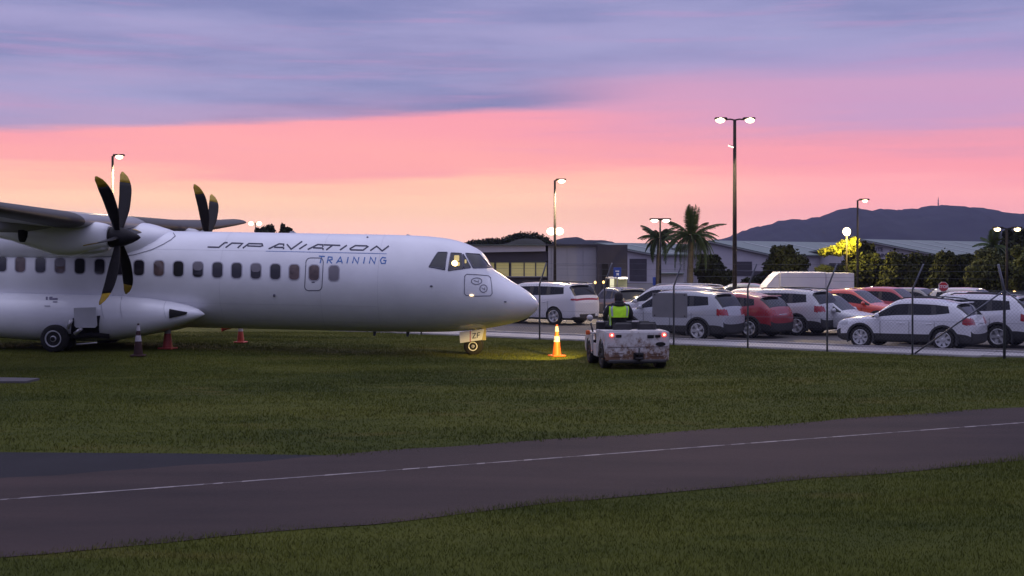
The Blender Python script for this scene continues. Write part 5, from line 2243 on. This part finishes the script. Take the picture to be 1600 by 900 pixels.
def hangar(px_pk, y_pk, wl, wr_, eave, length, label, doors=(), stripes=4, text=None):
    p = P(px_pk, y_pk, DH)
    t = thing('hangar', label, 'hangar', (p.x, DH, 0), group='gabled hangars')
    # frame: g along gable (right positive), r along ridge
    def W3_(g, r, z):
        return (aG.x * g + aR.x * r, aG.y * g + aR.y * r, z)
    mb = MB()
    prof = [(-wl, 0), (wr_, 0), (wr_, eave), (0, p.z - .12), (-wl, eave)]
    n = len(prof)
    vs = [W3_(g, 0, z) for g, z in prof] + [W3_(g, length, z) for g, z in prof]
    fs = [tuple(range(n)), tuple(range(2 * n - 1, n - 1, -1))] + [(i, n + i, n + (i + 1) % n, (i + 1) % n) for i in range(n)]
    mb.add(vs, fs)
    mb.build('wall', m_wallw, t)
    for nm, g0, z0 in (('roof', -wl - .4, eave - .05), ('roof', wr_ + .4, eave - .05)):
        mb = MB()
        a, b, c, d_ = W3_(g0, -.4, z0), W3_(0, -.4, p.z), W3_(0, length + .4, p.z), W3_(g0, length + .4, z0)
        up = (0, 0, .14)
        vs = [a, b, c, d_] + [(q[0], q[1], q[2] + .14) for q in (a, b, c, d_)]
        mb.add(vs, [(3, 2, 1, 0), (4, 5, 6, 7), (0, 1, 5, 4), (1, 2, 6, 5), (2, 3, 7, 6), (3, 0, 4, 7)])
        ro = mb.build(nm, m_roofg, t)
        for k in range(stripes):
            r0 = length * (k + .6) / (stripes + .3)
            mb = MB()
            q = [(.12, r0), (.92, r0), (.92, r0 + .5), (.12, r0 + .5)]
            vs = [W3_(g0 * f, r, p.z + (z0 - p.z) * f + .155) for f, r in q]
            vs += [(x, y, z + .03) for x, y, z in vs]
            mb.add(vs, [(3, 2, 1, 0), (4, 5, 6, 7), (0, 1, 5, 4), (1, 2, 6, 5), (2, 3, 7, 6), (3, 0, 4, 7)])
            mb.build('skylight_sheet', m_sky_l, ro)
    # dark barge board along the gable edge
    for g0 in (-wl - .4, wr_ + .4):
        mb = MB()
        a, b = W3_(g0, -.42, eave - .12), W3_(0, -.42, p.z - .07)
        mb.tube([a, b], .09, 4)
        mb.build('barge_board', m_mull, t)
    for g0, g1, z0, z1, mat, nm in doors:
        mb = MB()
        vs = [W3_(g0, -.06, z0), W3_(g1, -.06, z0), W3_(g1, -.06, z1), W3_(g0, -.06, z1), W3_(g0, .06, z0), W3_(g1, .06, z0), W3_(g1, .06, z1), W3_(g0, .06, z1)]
        mb.add(vs, [(0, 1, 2, 3), (7, 6, 5, 4), (0, 4, 5, 1), (1, 5, 6, 2), (2, 6, 7, 3), (3, 7, 4, 0)])
        mb.build(nm, mat, t)
    if text:
        for tx_, g, z, h in text:
            cu = bpy.data.curves.new('lettering', 'FONT')
            cu.body = tx_
            cu.size = h * 1.4
            cu.extrude = .01
            cu.offset = .012
            cu.align_x = 'CENTER'
            cu.resolution_u = 2
            tmp = bpy.data.objects.new('tmp', cu)
            COL.objects.link(tmp)
            me = evaluated(tmp)
            bpy.data.objects.remove(tmp)
            me.name = 'lettering'
            me.materials.clear()
            me.materials.append(m_letter)
            o = link('lettering', me, t, W3_(g, -.08, z), (R(90), 0, math.atan2(aG.y, aG.x)))
    return t


SCL = F / DH
hangar(935, 381, 7.4, 7.4, 3.0, 26, 'pale hangar half hidden behind the charcoal entrance block', [(4.2, 6.4, .2, 2.6, m_char, 'window')], 4)
hangar(1110, 377.5, 8.6, 7.6, 2.95, 30, 'pale gabled hangar behind the palms with two small dark windows', [(3.2, 5.2, 1.35, 2.3, m_char, 'window'), (-4.4, -2.9, 1.35, 2.3, m_char, 'window'), (-8.2, -7.2, .8, 2.2, m_char, 'window'), (-6.2, 7.3, .75, 1.28, m_char, 'canopy_band')], 3)
hangar(1348, 375.5, 7.6, 8.6, 2.95, 34, 'pale gabled hangar with dark lettering behind the row of dark trees', [(-4.0, -1.6, .6, 2.1, m_char, 'door'), (4.0, 6.2, 1.1, 2.4, m_char, 'window'), (3.6, 6.8, 2.45, 2.62, m_wallg, 'window_canopy')], 5,
       [('INSTITUTE', 1.0, 3.42, .42), ('OF FLIGHT TRAINING', 1.0, 2.78, .40)])
# low white container-like office below the palms
t = thing('site_office', 'low white site office behind the white four wheel drive', 'building', (0, 0, 0))
mb = MB()
bx(mb, 1033, 1068, 428.5, 443, 105, 3)
mb.build('wall', m_wallw, t)
mb = MB()
bx(mb, 1031, 1070, 443.2, 446, 104.8, 3.3)
mb.build('plinth', M('dark_red_plinth', (.09, .03, .04), .7), t)
mb = MB()
bx(mb, 1031.5, 1069.5, 426.5, 428.3, 104.7, 3.4)
mb.build('roof', m_roofg, t)
# lit ticket kiosk
t = thing('ticket_kiosk', 'pale lit ticket kiosk behind the driver', 'kiosk', (0, 0, 0))
mb = MB()
bx(mb, 961, 980, 436, 462, 72, 1.0)
mb.build('kiosk_body', M('kiosk_green', (.22, .23, .16), .6, emit=(.25, .24, .12), estr=.3), t)
mb = MB()
bx(mb, 950, 980.5, 433.2, 435.8, 71.6, 1.6)
mb.build('canopy', m_wallw, t)
mb = MB()
bx(mb, 967, 980, 434.2, 435.4, 71.5, .08)
mb.build('strip_light', m_bulbW, t)
mb = MB()
bx(mb, 953.5, 959.5, 436, 450, 71.4, .25)
mb.build('ticket_machine', M('lit_machine', (.5, .5, .4), .5, emit=(.75, .72, .42), estr=.8), t)
mb = MB()
bx(mb, 955, 958, 450, 478, 71.45, .15)
mb.build('machine_post', m_wallw, t)
# blue parking sign
t = thing('parking_sign', 'blue square sign on a thin post above the kiosk', 'sign', (P(964.5, 424, 70.5).x, 70.5, 0))
mb = MB()
mb.tube([(0, 0.03, 0), (0, 0.03, ZH(418, 70.5))], .03, 8)
mb.build('sign_post', m_galv, t)
mb = MB()
z0, z1 = ZH(433, 70.5), ZH(418, 70.5)
mb.bbox((0, 0, (z0 + z1) / 2), (.40, .02, z1 - z0), .008)
sp = mb.build('sign_plate', M('sign_blue', (.02, .05, .26), .4), t)
mb = MB()
zc = (z0 + z1) / 2
mb.box((.02, -.012, zc - .10), (.13, .006, .12))
mb.box((.0, -.012, zc + .06), (.20, .006, .045))
mb.build('sign_symbol', M('sign_white', (.7, .7, .72), .4), sp)
# blue bin
t = thing('blue_banner', 'small bright blue panel beside the lamp post by the hangars', 'banner', (P(1023, 440, 100).x, 100, 0))
mb = MB()
mb.bbox((0, 0, (ZH(433, 100) + ZH(446, 100)) / 2), (.30, .06, ZH(433, 100) - ZH(446, 100)), .02)
mb.build('panel', M('banner_blue', (.015, .06, .42), .5), t)
mb = MB()
mb.tube([(0, .05, 0), (0, .05, ZH(433, 100))], .03, 8)
mb.build('post', m_galv, t)
# stop sign
g = P(1474, 448, 57.2)
t = thing('stop_sign', 'red octagonal stop sign on a grey post', 'stop sign', (g.x, 57.2, 0), -.2)
mb = MB()
mb.tube([(0, .03, 0), (0, .03, g.z)], .03, 8)
mb.build('sign_post', m_galv, t)
mb = MB()
oc = lambda r: [(r * math.cos(R(22.5 + 45 * k)), g.z + r * math.sin(R(22.5 + 45 * k))) for k in range(8)]
mb.slab(oc(.215), -.012, .012)
pl = mb.build('sign_plate', M('sign_white_edge', (.62, .6, .6), .4), t)
mb = MB()
mb.slab(oc(.197), -.018, -.0125)
mb.build('sign_face', M('sign_red', (.42, .025, .035), .4), pl)
cu = bpy.data.curves.new('lettering', 'FONT')
cu.body = 'STOP'
cu.size = .165
cu.extrude = .002
cu.offset = .004
cu.align_x = 'CENTER'
tmp = bpy.data.objects.new('tmp', cu)
COL.objects.link(tmp)
me = evaluated(tmp)
bpy.data.objects.remove(tmp)
me.name = 'lettering'
me.materials.clear()
me.materials.append(MATS['sign_white'])
link('lettering', me, pl, (0, -.0215, g.z - .055), (R(90), 0, 0))
# white tubular gate panels
t = thing('tubular_gate', 'white tubular gate panels left of the stop sign', 'gate', (0, 0, 0))
dg_ = 66.0
for a, b in ((1384, 1406), (1408, 1428)):
    mb = MB()
    z0, z1 = ZH(470, dg_), ZH(454.5, dg_)
    xa, xb = X(a, dg_), X(b, dg_)
    for q in ((xa, z0, xa, z1), (xb, z0, xb, z1), (xa, z1, xb, z1), (xa, z0, xb, z0)):
        mb.tube([(q[0], dg_, q[1]), (q[2], dg_, q[3])], .025, 6)
    mb.tube([(xa, dg_, 0), (xa, dg_, z0)], .025, 6)
    mb.tube([(xb, dg_, 0), (xb, dg_, z0)], .025, 6)
    gf = mb.build('gate_frame', m_wallw, t)
    for k in range(1, 6):
        mb = MB()
        x = xa + (xb - xa) * k / 6
        mb.tube([(x, dg_, z0), (x, dg_, z1)], .010, 5)
        mb.build('bar', m_galv, gf)
# small lit bollard lamps between the rows
for px, py, d, w in ((1132, 450, 78, True), (1362, 450.5, 70, False), (1463, 453.5, 70, False), (1585, 457.5, 60, True), (943, 441, 88, True), (930, 441.5, 88, True)):
    q = P(px, py, d)
    t = thing('bollard_lamp', {1132: 'small warm bollard lamp left of the white truck', 1362: 'small white bollard lamp right of the white truck', 1463: 'small white bollard lamp just left of the stop sign', 1585: 'small warm bollard lamp at the right edge of the picture', 943: 'brighter orange bollard lamp by the charcoal entrance', 930: 'dim orange bollard lamp by the grey wall panel'}[px], 'bollard lamp', (q.x, d, 0), group='small bollard lamps')
    mb = MB()
    mb.tube([(0, 0, 0), (0, 0, q.z - .08)], .05, 8)
    mb.build('post', m_pole, t)
    mb = MB()
    mb.ell((0, 0, q.z), (.075, .075, .10), 10, 8)
    mb.build('lens', m_bulbW if not w else M('lamp_glow_orange', (1, .7, .3), .4, emit=(1, .55, .18), estr=1.6 if px < 1000 else 3), t)

# ------------------------------------------------------------------ trees
m_bark = M('tree_bark', (.05, .04, .035), .9, var=.3, vscale=6, bump=.6, bscale=30)
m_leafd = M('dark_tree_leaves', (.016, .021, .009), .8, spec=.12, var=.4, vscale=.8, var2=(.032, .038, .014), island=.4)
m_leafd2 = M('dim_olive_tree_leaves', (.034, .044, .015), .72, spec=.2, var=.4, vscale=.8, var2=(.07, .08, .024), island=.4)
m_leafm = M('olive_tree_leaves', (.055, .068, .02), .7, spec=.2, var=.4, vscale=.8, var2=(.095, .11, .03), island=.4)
m_leafy = M('lamplit_yellow_green_leaves', (.14, .15, .025), .7, spec=.2, var=.3, vscale=1.2, var2=(.22, .22, .035), island=.35)  # yellow-green foliage with lamp glow put into its colour
m_palm = M('palm_frond_leaf', (.04, .065, .018), .6, spec=.3, var=.3, vscale=2, island=.3)
m_palmt = M('palm_trunk', (.10, .085, .07), .9, var=.3, vscale=4, bump=.6, bscale=20)


def leaves(name, lobes, n, size, mat, parent, seed):
    n, size = int(n * 2.2), size * .68
    r = np.random.default_rng(seed)
    vol = np.array([l[3] * l[4] * l[5] for l in lobes]) ** (2 / 3)
    cnt = (n * vol / vol.sum()).astype(int)
    P_, O_ = [], []
    for l, c in zip(lobes, cnt):
        v = r.normal(size=(c, 3))
        v /= np.linalg.norm(v, axis=1, keepdims=True)
        # bumpy, broken outline: radius modulated by direction, more leaves towards the shell
        bump = 1 + .16 * np.sin(5 * v[:, 0] + seed) * np.sin(4 * v[:, 2] + 2 * seed) + .12 * np.sin(9 * v[:, 1] + 7 * v[:, 0] + seed)
        rad = np.maximum(r.random(c) ** .35, .35) * bump * (1 + r.normal(0, .05, c))
        p = v * rad[:, None] * np.array(l[3:6]) + np.array(l[:3])
        P_.append(p)
        O_.append(v)
    p = np.concatenate(P_)
    v = np.concatenate(O_)
    keep = p[:, 2] > .15
    p, v = p[keep], v[keep]
    c = len(p)
    nrm = v + r.normal(0, .7, (c, 3))
    nrm /= np.linalg.norm(nrm, axis=1, keepdims=True)
    a = np.cross(nrm, r.normal(size=(c, 3)))
    a /= np.linalg.norm(a, axis=1, keepdims=True)
    b = np.cross(nrm, a)
    s = size * r.uniform(.6, 1.4, c)[:, None]
    q = np.zeros((c, 4, 3))
    q[:, 0] = p - a * s * .5
    q[:, 1] = p + b * s * .32
    q[:, 2] = p + a * s * .5
    q[:, 3] = p - b * s * .32
    me = bpy.data.meshes.new(name)
    me.from_pydata(q.reshape(-1, 3).tolist(), [], np.arange(4 * c).reshape(-1, 4).tolist())
    me.materials.append(mat)
    return struct(link(name, me, parent), 'stuff') if False else link(name, me, parent)


def tree(px, d, y_top, w_px, y_bot, label, mat, seed, n=2600, lobes=None, size=.30, name='tree', cat='tree', group='trees behind the car park'):
    r = random.Random(seed)
    x = X(px, d)
    zt, zb_ = ZH(y_top, d), ZH(y_bot, d)
    w = w_px / F * d / 2
    t = thing(name, label, cat, (x, d, 0), group=group)
    if lobes is None:
        lobes = []
        H = zt - zb_
        lobes.append((0, 0, zb_ + H * .45, w * .80, w * .75, H * .48))
        for k in range(7):
            a = k * 2.4 + seed
            rr = w * r.uniform(.30, .55)
            f = r.uniform(.25, .82)
            lobes.append((math.cos(a) * (w - rr) * 1.0, math.sin(a) * (w - rr) * .8, zb_ + H * f, rr, rr, rr * r.uniform(.8, 1.1)))
        for k in range(3):
            rr = w * r.uniform(.26, .40)
            lobes.append((r.uniform(-.45, .45) * w, r.uniform(-.3, .3) * w, zt - rr * r.uniform(.85, 1.15), rr, rr, rr))
    else:
        lobes = [((lx - px) / F * d, ly, ZH(lz, d), lw / F * d, lw / F * d, lh / F * d) for lx, lz, lw, lh, ly in lobes]
    mb = MB()
    zc = zb_ + (zt - zb_) * .6
    mb.tube([(0, 0, -.1), (.05, 0, max(.3, zb_ * .5)), (.02, .05, max(.5, zb_)), (0, 0, zc)], [w * .12 + .06, w * .10 + .05, w * .08 + .05, .04], 8)
    for k in range(5):
        l = lobes[(k * 2 + 1) % len(lobes)]
        mb.tube([(0, 0, max(.3, zb_) + .1 * k), (l[0] * .5, l[1] * .5, (max(.3, zb_) + l[2]) / 2), (l[0], l[1], l[2])], [.07, .05, .02], 6)
    mb.build('trunk', m_bark, t)
    leaves('crown', lobes, n, size, mat, t, seed)
    return t


tree(1229, 92, 384, 74, 452, 'broad dark tree left of the white truck and the hangar gable', m_leafd, 11, 5200, size=.34)
tree(1108, 98, 398, 50, 452, 'rounded dark bush tree below the big palm', m_leafd, 12, 3600, size=.34)
tree(1128, 96, 423, 40, 458, 'low dark shrub at the foot of the tallest lamp post', m_leafd, 22, 1800, size=.30, name='shrub', cat='shrub')
tree(1342, 86, 372, 76, 456, 'dark tree whose top left lobes glow yellow under the globe lamp', m_leafd, 13, 6800,
     lobes=[(1345, 428, 30, 34, .3), (1362, 418, 22, 26, .8), (1352, 400, 20, 18, 1.8), (1366, 392, 14, 14, 1.8), (1325, 440, 22, 22, .5)], size=.30)
lt = [o for o in COL.objects if o.get('label', '').startswith('dark tree whose top left')][0]
lb_ = [(1334, 381, 10.5, 11, -.1), (1317, 385, 12, 10.5, -.3), (1300, 391, 10.5, 7.5, -.2), (1287, 394, 9, 6.5, -.1), (1309, 394, 9, 6, -.3), (1325, 394, 8, 7, -.3)]
leaves('lamplit_bough', [((lx - 1342) / F * 86, ly, ZH(lz, 86), lw / F * 86, lw / F * 86, lh / F * 86) for lx, lz, lw, lh, ly in lb_], 3000, .20, m_leafy, lt, 61)  # boughs under the globe lamp, its light also painted into their brighter leaves
tree(1412, 84, 394, 84, 472, 'dark tree directly left of the stop sign', m_leafd, 14, 5200, size=.32)
tree(1481, 82, 393, 68, 470, 'narrow dark tree right behind the stop sign', m_leafd, 15, 4600, size=.30)
tree(1543, 78, 390, 74, 462, 'olive crowned tree below the low twin lamp', m_leafd2, 16, 6200, size=.26)
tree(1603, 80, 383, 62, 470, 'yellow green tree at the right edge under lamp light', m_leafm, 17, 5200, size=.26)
tree(1590, 118, 358, 58, 440, 'tall dark tree far behind the twin lamp at right', m_leafd, 18, 3600, size=.42)
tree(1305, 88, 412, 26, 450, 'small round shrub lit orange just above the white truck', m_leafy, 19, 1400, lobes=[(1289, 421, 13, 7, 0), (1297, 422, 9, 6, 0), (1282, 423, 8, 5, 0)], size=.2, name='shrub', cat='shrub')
tree(1449, 96, 399, 50, 468, 'dark tree filling the gap left of the stop sign farther back', m_leafd, 51, 2600, size=.32)
tree(1511, 97, 396, 46, 468, 'dark tree filling the gap right of the stop sign farther back', m_leafd, 52, 2600, size=.32)
tree(1378, 100, 404, 46, 468, 'dark tree half hidden behind the yellow lit tree', m_leafd, 53, 2400, size=.32)
tree(1572, 92, 398, 50, 466, 'dark tree behind the pole of the low twin lamp', m_leafd, 54, 2600, size=.32)
tree(1205, 104, 408, 40, 452, 'small dark tree left of the broad one by the hangar', m_leafd, 55, 2000, size=.32)
tree(1176, 105, 434, 40, 455, 'dark low hedge clump between the lamp post and the truck', m_leafd, 20, 1500, size=.3, name='shrub', cat='shrub')
tree(432, 190, 350, 34, 380, 'dark round tree beyond the aircraft roof', m_leafd, 31, 1800, lobes=[(421, 360, 8, 9, 0), (410, 362, 6, 8, 1), (402, 362, 4, 7, 0), (414, 368, 16, 8, 0)], size=.5, group='trees beyond the aircraft')
tree(447, 190, 349, 20, 380, 'smaller pointed tree right of the round one beyond the roof', m_leafd, 32, 1000, lobes=[(442, 357, 4, 8, 0), (450, 361, 7, 6, 0), (456, 364, 5, 4, 0), (447, 366, 12, 6, 0)], size=.45, group='trees beyond the aircraft')

# wooded knoll behind the office
mb = MB()
kn = thing('wooded_knoll', 'dark wooded knoll rising behind the lit office', 'wood', (0, 0, 0))
m_core = M('knoll_earth', (.02, .02, .014), .95)
prof = [(560, 388), (680, 386), (735, 381), (760, 377.5), (785, 376), (800, 371), (815, 367), (835, 368), (848, 372), (856, 380), (870, 388)]
dk = 210.0
rows = []
for j in range(7):
    q = j / 6
    rows.append([(X(px, dk), dk - 12 + 24 * q, -1 + (max(0, ZH(interp(prof, px) + 3, dk)) + 1) * (1 - (2 * q - 1) ** 2) ** .5 * .99) for px in range(560, 871, 5)])
mb.loft(rows, caps=False, closed=False)
mb.build('earth', m_core, kn)
lob = []
rk = random.Random(5)
for k in range(64):
    px = 600 + 268 * (k + rk.random()) / 64
    zz = ZH(interp(prof, px) + 2.0, dk)
    rr = rk.uniform(.5, 1.0)
    lob.append((X(px, dk), dk + rk.uniform(-3, 1), zz - rr * .3, rr * 1.2, rr * 1.2, rr))
cr = leaves('tree_canopy', lob, 7000, .55, m_leafd, kn, 41)
struct(cr, 'stuff')

# palms: trunk and a crown of feathered fronds
def frond_mesh(L_, droop, seed, nl=30, wl=.55):
    r = random.Random(seed)
    mb = MB()
    pts = []
    for i in range(nl + 1):
        q = i / nl
        pts.append(Vector((L_ * q * (1 - .22 * droop * q), 0, L_ * (.42 * q - droop * .95 * q * q))))
    mb.tube([tuple(p) for p in pts[::3]], [.035 * (1 - .8 * i / (len(pts[::3]) - 1)) + .006 for i in range(len(pts[::3]))], 5)
    for i in range(3, nl):
        q = i / nl
        p = pts[i]
        d = (pts[i + 1] - pts[i - 1]).normalized()
        ln = wl * math.sin(math.pi * min(1, .18 + .82 * q)) ** .7 * r.uniform(.8, 1.1)
        for s in (-1, 1):
            o = Vector((d.x * .55, s * .75, d.z * .55 - .38 - .25 * r.random())).normalized() * ln
            w = Vector((.042, 0, .014))
            mb.add([tuple(p - w * .5), tuple(p + w * .5), tuple(p + o * .6 + w * .45), tuple(p + o), tuple(p + o * .6 - w * .45)], [(0, 1, 2, 3, 4)])
    return mb.mesh('frond', m_palm)


def palm(px, d, y_crown, y_base, label, L_, n, seed, r0=.17, upright=False, group='palms by the hangars'):
    r = random.Random(seed)
    x = X(px, d)
    zc = ZH(y_crown, d)
    t = thing('palm_tree', label, 'palm tree', (x, d, 0), group=group)
    mb = MB()
    rings = []
    for i in range(15):
        q = i / 14
        k = r0 * (1.15 - .35 * q) * (1.06 if i % 2 else .97)
        rings.append([(k * math.cos(a) + .1 * q * q, k * math.sin(a), -.1 + (zc + .05) * q) for a in [2 * math.pi * j / 10 for j in range(10)]])
    mb.loft(rings)
    mb.build('trunk', m_palmt, t)
    ms = [frond_mesh(L_ * k, dr, seed + i) for i, (k, dr) in enumerate(((1.0, .66), (.95, .98), (.9, 1.3), (1.0, .45), (.8, .08)))]
    for i in range(n):
        q = i / n
        lvl = 4 if (upright and q < .22) else (3 if q < .35 else (0 if q < .6 else (1 if q < .82 else 2)))
        pitch = {4: -62, 3: -28, 0: -8, 1: 6, 2: 22}[lvl] + r.uniform(-8, 8)
        o = link('frond', ms[lvl], t, (.1, 0, zc), (r.uniform(-.2, .2), R(pitch), i * 2.399 + seed))
        o.scale = (r.uniform(.85, 1.1),) * 3
    return t


palm(1078, 92, 371, 440, 'large feathery palm with an upright tuft in front of the gabled hangar', 2.55, 52, 3, .21, True)
palm(1027, 96, 374, 440, 'thinner palm left of the white lit lamp post', 1.75, 28, 5, .12)
palm(1550, 100, 386, 440, 'spiky palm showing above the olive tree under the twin lamp', 1.7, 20, 9, .2, True)

# ------------------------------------------------------------------ thin evening haze
m_hz = bpy.data.materials.new('evening_haze')
m_hz.use_nodes = True
ht = m_hz.node_tree
ht.nodes.clear()
pv = ht.nodes.new('ShaderNodeVolumePrincipled')
pv.inputs['Color'].default_value = (.60, .60, 1.0, 1)
pv.inputs['Density'].default_value = 0.000095
pv.inputs['Anisotropy'].default_value = 0.0
om = ht.nodes.new('ShaderNodeOutputMaterial')
ht.links.new(pv.outputs[0], om.inputs['Volume'])
mb = MB()
mb.box((0, 2180, 74), (8460, 4560, 152))
struct(mb.build('haze', m_hz), 'stuff')
